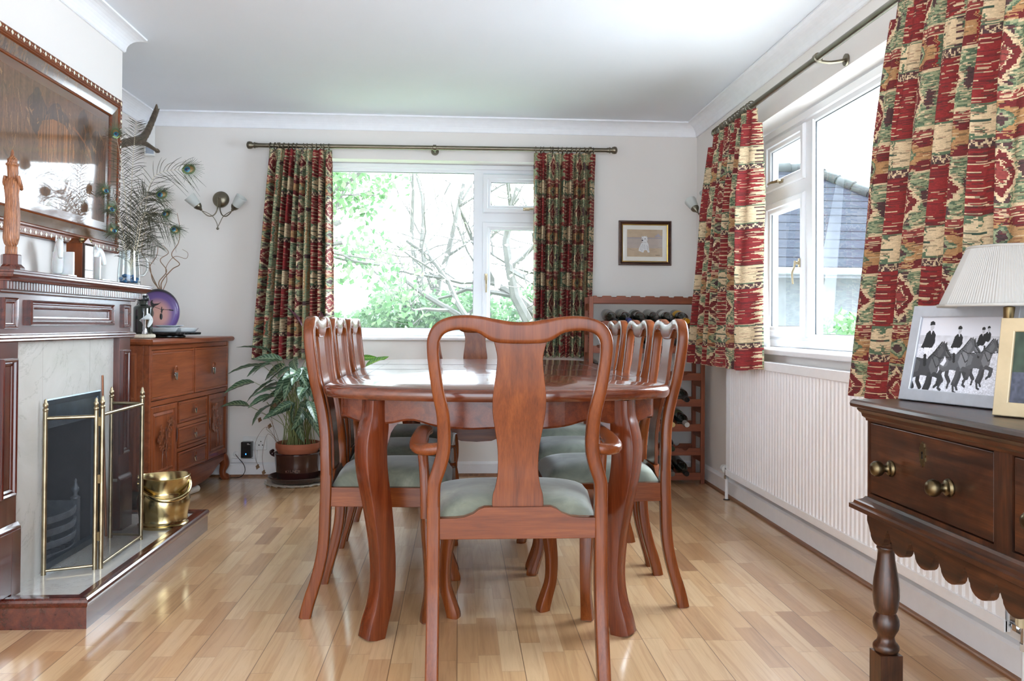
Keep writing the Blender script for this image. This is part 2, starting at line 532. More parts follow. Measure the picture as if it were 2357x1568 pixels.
def handle(parent, O, along, N, L=.11):
    """Espagnolette lever: plate on the frame, cranked lever."""
    O, A, Nn = Vector(O), Vector(along), Vector(N)
    g = G()
    g.ribbon([O - A * .012 + Nn * .004, O + A * .03 + Nn * .004], .0095, .004, Nn, 12, 4)
    g.tube([O + A * .009, O + A * .009 + Nn * .022], .008, 12)
    P = spl([O + A * .0 + Nn * .024, O + A * .03 + Nn * .028, O + A * .06 + Nn * .038, O + A * L + Nn * .034], 6)
    g.ribbon(P, [.008 - .003 * i / 18 for i in range(len(P))], .0045, Nn, 12, 2.4)
    g.build('window_handle', M_BRASS, parent)


X_, Y_, Z_ = Vector((1, 0, 0)), Vector((0, 1, 0)), Vector((0, 0, 1))
g = pvc(G(), (WX0, 5.36, .868), X_, Z_, -Y_, WX1 - WX0, 1.115)
g.box(.089, .15, 5.335, 5.385, .91, 1.93).box(.15, .665, 5.335, 5.385, 1.612, 1.672)
w1 = struct(g.build('window_1', M_PVC))
g = pvc(G(), (.148, 5.345, 1.670), X_, Z_, -Y_, .522, .252, .052, .026); g.build('casement', M_PVC, w1)
g = pvc(G(), (.148, 5.345, .913), X_, Z_, -Y_, .522, .70, .052, .026); g.build('casement', M_PVC, w1)
for a, b, c, d, y in ((-.945, .089, .923, 1.928, 5.362), (.2, .62, 1.722, 1.87, 5.35), (.2, .62, .965, 1.563, 5.35)):
    G().box(a - .004, b + .004, y, y + .004, c - .004, d + .004).build('pane', M_PANE, w1)
    q = G(); q.frame((a - .001, y - .006, c - .001), X_, Z_, -Y_, b - a + .002, d - c + .002, [(-.003, 0), (-.003, .006), (.003, .006), (.003, 0), (-.003, 0)]); q.build('gasket', M_SEAL, w1)
handle(w1, (.172, 5.32, 1.265), -Z_, -Y_)
handle(w1, (.42, 5.32, 1.697), X_, -Y_)
g = G().prism([(5.355, .845), (5.19, .845), (5.183, .850), (5.183, .862), (5.19, .869), (5.355, .873)], WX0 - .03, WX1 + .03, 'yz')
g.build('window_sill', M_TRIM, w1, .003)
tag(G().prism([(.232, 1.33), (.262, 1.345), (.275, 1.315), (.278, 1.255), (.262, 1.185), (.232, 1.175), (.226, 1.24)], 5.342, 5.3435, 'xz').build('white_pane_shape', translucent('thin_white_sheet', S(236, 236, 232), .7)),
    'flat white shape on the lower right pane of the garden window', 'paper')  # flat translucent white shape set against the pane

g = pvc(G(), (1.65, 4.345, .843), -Y_, Z_, -X_, 2.25, 1.125, .07, .032)
g.box(1.625, 1.678, 3.712, 3.786, .90, 1.91).box(1.625, 1.678, 3.786, 4.28, 1.585, 1.652)
w2 = struct(g.build('window_2', M_PVC))
pvc(G(), (1.638, 4.278, 1.65), -Y_, Z_, -X_, .494, .262, .055, .028).build('casement', M_PVC, w2)
pvc(G(), (1.638, 4.278, .895), -Y_, Z_, -X_, .494, .692, .055, .028).build('casement', M_PVC, w2)
for a, b, c, d, x in ((2.165, 3.712, .913, 1.898, 1.652), (3.84, 4.223, 1.705, 1.858, 1.642), (3.84, 4.223, .95, 1.535, 1.642)):
    G().box(x, x + .004, a - .004, b + .004, c - .004, d + .004).build('pane', M_PANE, w2)
    q = G(); q.frame((x - .006, b + .001, c - .001), -Y_, Z_, -X_, b - a + .002, d - c + .002, [(-.003, 0), (-.003, .006), (.003, .006), (.003, 0), (-.003, 0)]); q.build('gasket', M_SEAL, w2)
handle(w2, (1.612, 3.818, 1.26), -Z_, -X_)
handle(w2, (1.612, 4.03, 1.678), Y_, -X_)
g = G().prism([(1.655, .815), (1.476, .815), (1.470, .820), (1.470, .836), (1.476, .842), (1.655, .846)], VY0 - .03, VY1 + .03, 'xz')
g.build('window_sill', M_TRIM, w2, .003)

# ---------------------------------------------------------------- curtain poles
def pole(P0, P1, wall, label, nbr):
    """Pole with ball-and-collar finials and wall brackets; wall = vector from pole to wall."""
    P0, P1, wl = Vector(P0), Vector(P1), Vector(wall)
    t = thing('curtain_pole', label, 'curtain pole', P0)
    d = (P1 - P0).normalized()
    G().tube([P0, P1], .0135, 16).build('pole', M_ANTIQ, t)
    for p, s in ((P0, -1), (P1, 1)):
        a = [(0, .0155), (.012, .0155), (.014, .019), (.020, .019), (.022, .015), (.028, .015), (.034, .021), (.046, .024), (.058, .022), (.064, .012), (.066, .002)]
        G().tube([p + d * s * x for x, r in a], [r for x, r in a], 18).build('finial', M_ANTIQ, t)
    for f in nbr:
        p = P0.lerp(P1, f)
        g = G()
        g.tube([p + d * x for x in (-.011, -.009, .009, .011)], [.015, .019, .019, .015], 18)
        g.tube(spl([p + Z_ * -.012, p + wl * .45 + Z_ * -.016, p + wl * .97 + Z_ * -.004], 5), .007, 10)
        g.tube([p + wl * .93 + Z_ * -.004, p + wl * .99 + Z_ * -.004], .024, 18)
        g.build('bracket', M_ANTIQ, t)
    return t


pole((-1.235, 5.115, 2.034), (.918, 5.115, 2.047), (0, YB - 5.115, 0), 'antique brass curtain pole above the garden window on the back wall', (.06, .5, .95))
pole((1.40, 4.40, 2.012), (1.40, 1.75, 2.0), (XR - 1.40, 0, 0), 'antique brass curtain pole above the side window over the radiator', (.02, .47, .96))

# ---------------------------------------------------------------- kilim curtains
PAL = {k: np.array(S(*v)[:3]) for k, v in dict(red=(132, 34, 34), red2=(106, 30, 32), rose=(136, 58, 54), sage=(138, 146, 114), green=(84, 104, 80), dk=(52, 72, 58), cream=(204, 182, 148), tan=(168, 128, 86), plum=(76, 50, 52), rust=(140, 78, 52)).items()}


def kilim(u, v, seed=0):
    """Pattern colour for cloth coordinates in metres (arrays)."""
    rs = np.random.RandomState(3 + seed)
    q = .003
    rowj = rs.rand(4000)
    ri = np.floor(v / q).astype(int) % 4000
    jit = (rowj[ri] - .5) * .011 + (rowj[(ri // 3 + 900) % 4000] - .5) * .012
    u = u + (rowj[(ri // 2 + 1700) % 4000] - .5) * .006
    ci = np.floor(u / .012).astype(int)
    ci = np.floor((u + rowj[(ri * 7) % 4000] * .05) / .0085).astype(int)
    hsh = lambda a, b, k: (np.sin(a * 12.9898 + b * 78.233 + k * 3.7) * 43758.5453) % 1
    uu = u % .385
    per = .285
    vv = v % per
    C = np.zeros(u.shape + (3,)); C[:] = PAL['red']

    def put(m, k): C[m] = PAL[k]
    # --- column A: medallions
    A = uu < .19
    x = (uu - .095) + jit * .5
    ax = np.abs(x)
    b1 = A & (vv < .168)
    put(b1, 'sage')
    put(b1 & (hsh(ri, ci, 1) > .62), 'green')
    put(b1 & (hsh(ri, ci, 2) > .9), 'cream')
    y = vv - .084
    ay = np.abs(y)
    put(b1 & (ax > .055) & (ax < .075) & (ay < .03 - np.abs(ax - .065)) , 'plum')
    put(b1 & (ax < .022) & (ay < .074) & (hsh(ri, ci, 4) < .9), 'plum')
    star = (ax + ay * .75 < .056) | ((ax < .04) & (ay < .036)) & (np.maximum(ax * 1.0, ay) < .04)
    put(b1 & star, 'cream')
    put(b1 & (ax * 1.12 + ay * .84 < .050), 'red2')
    put(b1 & (ax * 1.6 + ay < .036), 'cream')
    put(b1 & (ax * 1.6 + ay < .029), 'rose')
    put(b1 & (ay > .076) & (ax > .03), 'cream')
    b2 = A & (vv >= .168) & (vv < .192)
    put(b2, 'rose')
    put(b2 & (np.abs(vv - .173) < .0025) & ((u / .009).astype(int) % 2 == 0), 'cream')
    put(b2 & (np.abs(vv - .184) < .002) & ((u / .012).astype(int) % 3 != 0), 'cream')
    put(b2 & (vv > .189), 'cream')
    b3 = A & (vv >= .192)
    put(b3, 'tan')
    y = vv - .2385; ay = np.abs(y)
    put(b3 & (ax > .03) & (ax < .075) & (ay > .02) & ((ax - .03) > (.045 - ay) * .6), 'red2')
    put(b3 & (ay > .028) & (ax < .05) & (hsh(ri, ci, 6) > .45), 'red2')
    put(b3 & (ax * .8 + ay < .031), 'green')
    put(b3 & (ax * .8 + ay < .024), 'sage')
    put(b3 & (ax + ay < .017), 'plum')
    put(b3 & (ax > .083), 'green')
    put(b3 & (np.abs(ax - .079) < .0025), 'red')
    # --- narrow border
    Bd = (uu >= .19) & (uu < .222)
    put(Bd, 'tan')
    put(Bd & (uu < .196), 'cream')
    put(Bd & (np.abs(uu - .207) < .004), 'sage')
    put(Bd & (vv < .17) & (hsh(ri // 6, ci, 8) > .4), 'sage')
    put(Bd & (np.abs(vv - .085) < .012), 'plum')
    # --- column B: red ground, serrated sage arrows, cream tree
    B = (uu >= .222) & (uu < .385)
    x = uu - .222
    saw = lambda p, k: np.abs(((vv + k) / p) % 1 - .5) * 2
    put(B, 'red'); put(B & (hsh(ri, 0, 11) > .7), 'red2')
    w = B & (vv < .172)
    edge = .018 + .045 * saw(.048, 0) * (hsh(ri // 3, 0, 12) * .4 + .7)
    put(w & (x < edge), 'sage'); put(w & (x < edge) & (saw(.096, .02) > .5), 'rose')
    put(w & (x > .163 - .03 * saw(.026, .01)) & (hsh(ri // 2, 0, 13) > .35), 'cream')
    put(w & (ri % 7 == 0) & (x < .075 + .03 * hsh(ri, 0, 15)) & (x > .03), 'cream')
    t = B & (vv >= .172) & (vv < .262)
    put(t, 'green')
    yy = np.abs(vv - .217)
    put(t & (x > .03) & (yy < .012 + .03 * (((x + jit) / .04) % 1)), 'cream')
    put(t & (x > .09) & (yy < .04 - .006 * ((ri % 4) == 0)), 'cream')
    put(t & (x > .145) & ((ri // 2) % 3 == 0), 'plum')
    put(t & (yy < .003) & (x < .1), 'dk')
    z = B & (vv >= .262)
    put(z, 'plum')
    zz = ((u / .018) % 1 - .5); zl = np.abs(zz) * 2
    put(z & (np.abs((vv - .264) / .02 - zl) < .22), 'cream')
    # short weft floats of the neighbouring yarns
    cj = np.floor((u + rowj[(ri + 311) % 4000] * .07) / .017).astype(int); hh = hsh(ri, cj, 41)
    m = hh > .93; C[m] = C[m] * .35 + PAL['cream'] * .65
    m = hh < .08; C[m] = C[m] * .45 + PAL['dk'] * .2
    m = (hh > .5) & (hh < .56); C[m] = C[m] * .5 + PAL['red2'] * .5
    # woven unevenness
    C *= (.86 + .28 * hsh(ri, np.floor(u / .006), 30))[..., None]
    return np.clip(C, 0, 1)


def curtain(label, top0, top1, bot0, bot1, ztop, zbot, out, folds, u0, seed, group, full=2.3, amp=.030, flare=1.0, rings=14, zpole=2.04, group2=None, lining=None):
    """top0/top1, bot0/bot1 = plan points of the two edges at head and hem; out = direction into the room."""
    rs = np.random.RandomState(seed)
    t = thing('curtain', label, 'curtain', (top0[0], top0[1], zbot), 0, group)
    nu, nv = folds * 60, 430
    wts = rs.rand(folds) * .7 + .65
    edges = np.concatenate([[0], np.cumsum(wts)]) / wts.sum()
    us = np.linspace(0, 1, nu + 1)
    ph = np.interp(us, edges, np.arange(folds + 1))          # fold phase
    wts2 = wts + rs.rand(folds) * .5
    e2 = np.concatenate([[0], np.cumsum(wts2)]) / wts2.sum()
    ph2 = np.interp(us, e2, np.arange(folds + 1))
    top0, top1, bot0, bot1 = map(np.array, (top0, top1, bot0, bot1)); ov = np.array(out, float)
    av = rs.rand(folds + 2) * .6 + .7
    P = np.zeros((nv + 1, nu + 1, 3)); s = np.linspace(0, 1, nv + 1)
    for i, k in enumerate(s):
        a = top0 + (bot0 - top0) * k ** flare; b = top1 + (bot1 - top1) * k ** flare
        p = ph * (1 - k) + ph2 * k
        am = amp * (.75 + .55 * min(1, k * 3)) * np.interp(p, np.arange(folds + 2), av)
        if k < .055: am = am * .5
        sh = 1 - 2 * np.abs(np.sin(PI * p)) ** 1.6 * -1 - 2 + .22 * np.sin(4 * PI * p + seed) + .10 * np.sin(2 * PI * p * 3.1 + 5 * k)
        lat = .30 / folds * np.cos(2 * PI * p) * min(1, .4 + k)
        x = us + lat * .55
        P[i, :, 0] = a[0] + (b[0] - a[0]) * x + ov[0] * am * sh
        P[i, :, 1] = a[1] + (b[1] - a[1]) * x + ov[1] * am * sh
        P[i, :, 2] = ztop + (zbot - ztop) * k + (.006 * np.sin(2 * PI * p + 1) + .01 * rs.rand() * 0) * k
    gg = G(); idx = np.arange((nv + 1) * (nu + 1)).reshape(nv + 1, nu + 1)
    gg.v = [tuple(x) for x in P.reshape(-1, 3)]
    gg.f = np.stack([idx[:-1, :-1], idx[:-1, 1:], idx[1:, 1:], idx[1:, :-1]], -1).reshape(-1, 4).tolist()
    gg.sm = [True] * len(gg.f)
    o = gg.build('cloth', M_CLOTH, t, fix=False)
    wd = np.linalg.norm(top1 - top0) * full
    uc = u0 + (np.arange(nu) + .5) / nu * wd; vc = (np.arange(nv) + .5) / nv * (ztop - zbot)
    U, V = np.meshgrid(uc, vc)
    col_attr(o, kilim(U, V, seed).reshape(-1, 3))
    k = o.modifiers.new('solid', 'SOLIDIFY'); k.thickness = .0022
    e = (top1 - top0) / np.linalg.norm(top1 - top0)
    for i in range(rings):
        f = (i + .5 + rs.rand() * .5 - .25) / rings
        c = top0 + (top1 - top0) * f
        tl = rs.rand() * .5 - .25
        ax = Vector((e[0], e[1], 0)); side = Vector((ov[0], ov[1], 0)); ax = (ax + side * tl).normalized()
        sd = ax.cross(Z_).normalized()
        R = [Vector((c[0], c[1], zpole - .006)) + (sd * math.cos(x) + Z_ * math.sin(x)) * .0205 for x in np.linspace(0, 2 * PI, 19)]
        G().tube(R, .0028, 6).build('curtain_ring', M_ANTIQ, t)
    if lining:
        gl = G(); L = []
        for k in np.linspace(0, 1, 24):
            row = []
            for w in np.linspace(0, 1, 10):
                a = np.array(lining[0]) * (1 - k) + np.array(lining[1]) * k
                b = np.array(lining[2]) * (1 - k) + np.array(lining[3]) * k
                p = a + (b - a) * w
                row.append((p[0] - .010 * math.sin(w * 9) * k, p[1], p[2]))
            L.append(row)
        lo = gl.grid(L).build('lining', M_LINING, t); lo.modifiers.new('s', 'SOLIDIFY').thickness = .0015
        lo['label'] = 'white lining'
    return t


M_LINING = translucent('white_curtain_lining', S(238, 238, 238), .5)
curtain('short red and green kilim curtain left of the garden window', (-1.166, 5.112), (-.788, 5.112), (-1.256, 5.112), (-.772, 5.112), 2.014, .735, (0, -1, 0), 10, .02, 1, 'curtains at the garden window', amp=.036, zpole=2.036)
curtain('short red and green kilim curtain right of the garden window by the wine rack', (.457, 5.112), (.843, 5.112), (.455, 5.125), (.818, 5.125), 2.022, .752, (0, -1, 0), 9, .20, 2, 'curtains at the garden window', amp=.036, zpole=2.045)
curtain('narrow far kilim curtain of the side window hanging in the room corner', (1.388, 4.40), (1.388, 3.83), (1.382, 4.715), (1.382, 3.84), 1.985, .742, (-1, 0, 0), 7, .23, 3, 'curtains at the side window', amp=.042, zpole=2.01,
        lining=((1.44, 3.86, 1.90), (1.50, 3.90, .85), (1.445, 3.865, 1.90), (1.545, 4.11, .852)))
curtain('large near kilim curtain of the side window behind the framed photographs', (1.385, 2.53), (1.385, 1.85), (1.368, 2.74), (1.378, 1.84), 1.982, .722, (-1, 0, 0), 7, .40, 4, 'curtains at the side window', amp=.048, full=2.0, zpole=2.003)

# ---------------------------------------------------------------- radiator
t = thing('radiator', 'long white ribbed panel radiator under the side window', 'radiator', (1.47, 3.25, 0))
RY0, RY1, RZ0, RZ1, RX = 2.10, 4.385, .145, .775, 1.445
prof = []
nfl = int((RY1 - RY0 - .06) / .0333)
y = RY0 + .03
pts = [(RX, RY0), (RX, y)]
for i in range(nfl):
    pts += [(RX, y + .008), (RX + .007, y + .013), (RX + .007, y + .020), (RX, y + .025), (RX, y + .0333)]; y += .0333
pts += [(RX, RY1)]
za, zb = RZ0 + .035, RZ1 - .03
gg = G()
gg.grid([[(px, py, za) for px, py in pts], [(px, py, zb) for px, py in pts]], False)
ed = [(RX + .001, py) for px, py in pts]
gg.grid([[(px, py, RZ0 + .028) for px, py in ed], [(px, py, za) for px, py in pts]], False)
gg.grid([[(px, py, zb) for px, py in pts], [(px, py, RZ1 - .022) for px, py in ed]], False)
gg.box(RX + .0015, RX + .014, RY0, RY1, RZ0, RZ0 + .029).box(RX + .0015, RX + .014, RY0, RY1, RZ1 - .022, RZ1)
gg.box(RX + .009, RX + .014, RY0 + .002, RY1 - .002, RZ0 + .02, RZ1 - .02)
gg.box(RX - .004, RX + .005, RY0, RY1, RZ0, RZ0 + .030)
gg.build('panel', M_RAD, t)
G().box(RX - .006, RX + .062, RY0 - .002, RY1 + .002, RZ1 - .004, RZ1 + .006).box(RX - .006, RX - .002, RY0 - .002, RY1 + .002, RZ1 - .034, RZ1).build('top_grille', M_RAD, t, .002)
for k, yy in (('far', RY1), ('near', RY0)):
    d = 1 if k == 'far' else -1
    g = G()
    g.tube([(RX + .02, yy - d * .004, RZ0 + .02), (RX + .02, yy + d * .02, RZ0 + .02)], .012, 12)
    g.tube([(RX + .02, yy + d * .018, RZ0 + .02), (RX + .02, yy + d * .034, RZ0 + .02)], .016, 6)
    g.tube([(RX + .02, yy + d * .034, RZ0 + .02), (RX + .02, yy + d * .05, RZ0 + .02)], .010, 12)
    xx = yy + d * .05
    g.tube([(RX + .02, xx, RZ0 - .03), (RX + .02, xx, RZ0 - .012)], .015, 6); g.tube([(RX + .02, xx, RZ0 - .012), (RX + .02, xx, RZ0 + .03)], .011, 14)
    g.build('valve', M_CHROME, t)
    if k == 'near':
        g = G(); n = 48
        R = []
        for z, s in ((.03, .85), (.036, 1), (.085, .92), (.092, .75)):
            R.append([(RX + .02 + s * (.021 + .0025 * math.sin(8 * 2 * PI * j / n)) * math.cos(2 * PI * j / n), xx + s * (.021 + .0025 * math.sin(8 * 2 * PI * j / n)) * math.sin(2 * PI * j / n), RZ0 + z) for j in range(n)])
        g.rings(R).build('valve_cap', plain('yellowed_plastic', S(214, 200, 166), .45), t)
    else:
        g = G(); g.tube([(RX + .02, xx + .002, RZ0 + .02), (RX + .02, xx + .008, RZ0 + .02), (RX + .02, xx + .05, RZ0 + .02), (RX + .02, xx + .058, RZ0 + .02)], [.016, .023, .021, .012], 18)
        g.build('thermostat_head', M_WPLAS, t)
    G().tube([(RX + .02, xx, .003), (RX + .02, xx, RZ0 - .03)], .009, 12).build('pipe', M_TRIM, t)
    G().lathe([(.018, .001), (.018, .004), (.010, .006)], 18, (RX + .02, xx, 0)).build('pipe_collar', M_BLACK, t)
tag(G().box(XR - .016, XR - .0005, 1.985, 2.075, .16, .80).build('brown_wall_strip', plain('plain_brown', S(98, 84, 70), .8)), 'thin brown wall strip beside the near end of the radiator', 'board')  # thin plain brown strip set against the wall

# ---------------------------------------------------------------- dining table
TCX, TCY, TZ = .128, 3.467, .76
half = spl([(.551, 0), (.551, .45), (.551, .78), (.543, .872), (.495, .938), (.385, 1.002), (.2, 1.058), (0, 1.080)], 8)
half = [(x, y) for x, y in half]
quad = half
outl = [(x, y) for x, y in quad] + [(-x, y) for x, y in quad[::-1][1:]] + [(-x, -y) for x, y in quad[1:]] + [(x, -y) for x, y in quad[::-1][1:-1]]


def inset(P, d):
    P = np.array(P); n = len(P); T = np.roll(P, -1, 0) - np.roll(P, 1, 0)
    T /= np.linalg.norm(T, axis=1)[:, None]
    return P + np.stack([-T[:, 1], T[:, 0]], 1) * d


t = thing('dining_table', 'long polished mahogany dining table with rounded ends on bowed legs', 'table', (TCX, TCY, 0))
prof = [(.030, .722), (.008, .722), (.003, .728), (.001, .734), (.0, .742), (.002, .750), (.007, .756), (.013, .758), (.016, .7600)]
R = [[(x, y, z) for x, y in inset(outl, d)] for d, z in prof]
g = G().rings(R, True, True, True, True)
q = N('lacquered_table_top'); v = q.coord((1.2, 14, 14))
a = q.noise(v, 2.2, 5, .6, .6); f = q.noise(q.coord((3, 60, 60)), 3, 3); q.bump(f, .10, .001)
base = q.mix(.5, q.ramp(a, [(.28, S(76, 32, 16)), (.5, S(98, 44, 22)), (.74, S(118, 58, 30))]), q.ramp(f, [(.3, (.6, .56, .54, 1)), (.62, (1, 1, 1, 1))]), 'MULTIPLY')
M_TOP = q.set(Base_Color=base, Roughness=.2, Coat_Weight=.8, Coat_Roughness=.07)
g.build('tabletop', M_TOP, t, world=False)
g = G()
for yy in (-.42, .0, .42): g.box(-.535, .535, yy - .0008, yy + .0008, .7598, .7603)
g.box(-.47, -.4692, -.66, .66, .7598, .7602).box(.4692, .47, -.66, .66, .7598, .7602)
g.build('leaf_joint', plain('dark_leaf_joint', S(58, 28, 20), .6), t, world=False)  # dark joint lines of the table leaves
ap = inset(outl, .052)
n = len(ap); top = []; bot = []; ti = inset(outl, .074)
LEGS = [(-.385, -.985), (.385, -.985), (-.385, .985), (.385, .985)]
for (x, y) in ap:
    dl = min(math.hypot(x - a, y - b * .965) for a, b in LEGS)
    bot.append(.640 + .020 * math.exp(-((dl - .12) / .06) ** 2) - .004 * math.exp(-((dl - .3) / .05) ** 2) + .006 * math.exp(-(dl / .05) ** 2))
R = [[(x, y, .724) for x, y in ap], [(x, y, b + .006) for (x, y), b in zip(ap, bot)], [(x, y, b) for (x, y), b in zip(inset(outl, .055), bot)], [(x, y, b) for (x, y), b in zip(ti, bot)], [(x, y, .724) for x, y in ti], [(x, y, .724) for x, y in ap]]
G().rings(R, True, False, False, False).build('apron', MT['y'], t, world=False)
for lx, ly in LEGS:
    dx, dy = math.copysign(.8, lx), math.copysign(.6, ly)
    u = Vector((dx, dy, 0)).normalized()
    rows = [(.718, .016, .032), (.67, .018, .0325), (.63, .026, .035), (.58, .033, .037), (.51, .030, .0365), (.41, .012, .034), (.29, -.006, .031), (.18, -.012, .0295), (.10, -.002, .0295), (.04, .016, .031), (.0, .026, .031)]
    P = spl([(lx * .945 + u.x * o, ly * .945 + u.y * o, z, r) for z, o, r in rows], 5)
    rad = [p[3] for p in P]
    g = G(); g.bar([p[:3] for p in P], rad, rad, u, .16)
    # ear brackets where the leg runs into the apron
    for ex, ey in ((-dx, 0), (0, -dy)):
        e = Vector((ex, ey, 0)).normalized(); nrm = Vector((0, 0, 1)).cross(e); c = Vector((lx * .945 + u.x * .012, ly * .945 + u.y * .012, 0))
        ear = [(.0, .668), (.085, .664), (.070, .652), (.054, .638), (.042, .618), (.036, .595), (.030, .57), (.0, .56)]
        A_ = [tuple(c + e * a + Z_ * b + nrm * .014) for a, b in ear]; B2 = [tuple(c + e * a + Z_ * b - nrm * .014) for a, b in ear]
        g.rings([A_, B2], True, True, True, False)
    g.build('leg', MT['z'], t, world=False, sharp=28)

# ---------------------------------------------------------------- queen-anne dining chairs
rake = spl([(.0, -.064), (.05, -.052), (.143, -.024), (.237, -.0066), (.354, -.002), (.407, 0), (.48, -.0005), (.529, -.003), (.584, -.007), (.66, -.018), (.762, -.040), (.83, -.050), (.889, -.057), (.93, -.060), (.98, -.062)], 6)
RK = lambda z: float(np.interp(z, rake[:, 0], rake[:, 1]))
BACK = [(.2264, .455, .0175), (.2262, .50, .0175), (.2235, .527, .0178), (.2114, .565, .0185), (.2015, .606, .0182), (.1997, .648, .0178), (.2035, .711, .0170), (.2165, .773, .0160), (.2256, .836, .0155), (.2295, .882, .0158), (.2265, .912, .0170), (.2120, .936, .0182), (.1830, .9495, .0185), (.145, .9525, .0200), (.105, .9470, .0225), (.066, .9325, .0300), (.030, .9275, .0290), (0, .9265, .0285)]
SPL = [(.448, .066), (.463, .0695), (.49, .0675), (.51, .0615), (.543, .0555), (.585, .0545), (.627, .0575), (.669, .0645), (.71, .0705), (.744, .0717), (.775, .0695), (.815, .0640), (.857, .0605), (.885, .0650), (.91, .0725)]


def make_chair(ws, front_half, arms, label, group=None):
    t = thing('dining_chair', label, 'chair', (0, 0, 0), 0, group)
    k = .2264 * ws
    # back frame: two stiles and yoked crest rail in one bent bar
    H = [(x * ws, z, r) for x, z, r in BACK]
    A = spl(H, 5)
    L = [(-x, RK(z), z, r) for x, z, r in A]; Rr = [(x, RK(z), z, r) for x, z, r in A[::-1][1:]]
    P = L + Rr
    a = [p[3] for p in P]; b = [.0175 if abs(p[0]) > .12 * ws else .0150 for p in P]
    G().bar([p[:3] for p in P], a, b, (0, 1, 0), .40).build('backrest', MH['z'], t, world=False, sharp=60)
    # splat
    A = spl(SPL, 4); g = G(); rows = []
    for z, w in A:
        w *= (.5 + .5 * ws); y = RK(z) + .002
        rows.append([(-w, y + .006, z), (w, y + .006, z), (w, y - .006, z), (-w, y - .006, z)])
    g.rings(rows, True, True, True, True)
    g.build('splat', MH['z'], t, .002, 2, world=False)
    fh = front_half
    hk = k - .014
    # rear rail with raised shoe for the splat
    s = ws
    rail = [(-hk, .372), (hk, .372), (hk, .428)] + [(x * s, z) for x, z in ((.17, .4285), (.145, .431), (.120, .440), (.105, .452), (.09, .4575))] + [(-x * s, z) for x, z in ((.09, .4575), (.105, .452), (.120, .440), (.145, .431), (.17, .4285))] + [(-hk, .428)]
    G().prism(rail, -.014, .014, 'xz').build('seat_rail', MH['x'], t, .002, 2, world=False)
    D = .415; dip = .022 if arms else .0
    G().prism([(-fh + .01, .362), (-fh * .6, .352), (-fh * .3, .342 - dip), (0, .337 - dip), (fh * .3, .342 - dip), (fh * .6, .352), (fh - .01, .362), (fh - .01, .418), (-fh + .01, .418)], D - .024, D, 'xz').build('seat_rail', MH['x'], t, .002, 2, world=False)
    for q in (-1, 1):
        g = G()
        V = [(q * (k - .012), 0, z) for z in (.358, .42)] + [(q * (k + .010), 0, z) for z in (.42, .358)]
        V2 = [(q * (fh - .024), D - .005, z) for z in (.356, .42)] + [(q * fh, D - .005, z) for z in (.42, .356)]
        g.rings([V, V2], True, True, True, False)
        g.build('seat_rail', MH['y'], t, .002, 2, world=False)
    # drop-in cushion
    rows = []; m = 22
    for i in range(m + 1):
        v = i / m; y = .012 + (D - .022) * v; row = []
        w = (k - .012) + (fh - k - .004) * v
        for j in range(m + 1):
            uu = -1 + 2 * j / m
            e = max(0, 1 - abs(uu) ** 5) ** .45 * max(0, 1 - abs(2 * v - 1) ** 5) ** .45
            row.append((uu * w, y, .416 + .054 * e + .012 * (1 - uu * uu) * (1 - (2 * v - 1) ** 2)))
        rows.append(row)
    g = G().grid(rows); bt = [[(p[0], p[1], .412) for p in r] for r in rows]
    loop = lambda R: R[0] + [r[-1] for r in R[1:-1]] + R[-1][::-1] + [r[0] for r in R[1:-1]][::-1]
    g.rings([loop(bt), loop(rows)], True, True, False, True)
    g.build('seat_cushion', M_VELVET, t, world=False)
    # legs
    for q in (-1, 1):
        zz = np.linspace(.0, .46, 24)
        G().bar([(q * k, RK(z), z) for z in zz], [.0175] * 24, [.018 + .001 * (z < .1) for z in zz], (0, 1, 0), .28).build('leg', MH['z'], t, world=False, sharp=60)
        rows = [(.416, -.004, .0225), (.37, .002, .0235), (.31, .004, .0220), (.24, -.006, .0195), (.17, -.014, .0175), (.10, -.012, .0165), (.045, .004, .0180), (.012, .014, .0195), (0, .014, .019)]
        P = spl([(q * (fh - .020) + q * o * .35, D - .016 + o, z, r) for z, o, r in rows], 4)
        rr = [p[3] for p in P]
        G().bar([p[:3] for p in P], rr, rr, (q * .4, 1, 0), .3).build('leg', MH['z'], t, world=False, sharp=28)
    if arms:
        for q in (-1, 1):
            P = spl([(q * .206, .0, .618, .017, .015), (q * .228, .000, .612, .021, .0165), (q * .256, .016, .610, .026, .0165), (q * .270, .060, .614, .026, .016), (q * .272, .13, .622, .024, .015), (q * .268, .21, .628, .023, .015), (q * .262, .265, .630, .024, .0155), (q * .256, .290, .624, .019, .0145), (q * .254, .298, .618, .010, .010)], 6)
            ao = G().ribbon([p[:3] for p in P], [p[3] for p in P], [p[4] for p in P], (0, 0, 1), 14, 2.4).build('arm', MH['y'], t, world=False)
            g = G(); P = spl([(q * .264, .225, .614, .016), (q * .266, .214, .58, .0155), (q * .260, .195, .52, .015), (q * .256, .186, .46, .0155), (q * .254, .185, .385, .0165)], 6)
            rr = [p[3] for p in P]
            g.ribbon([p[:3] for p in P], rr, rr, (0, 1, 0), 12, 3).build('arm_support', MH['z'], t, world=False)
    return t


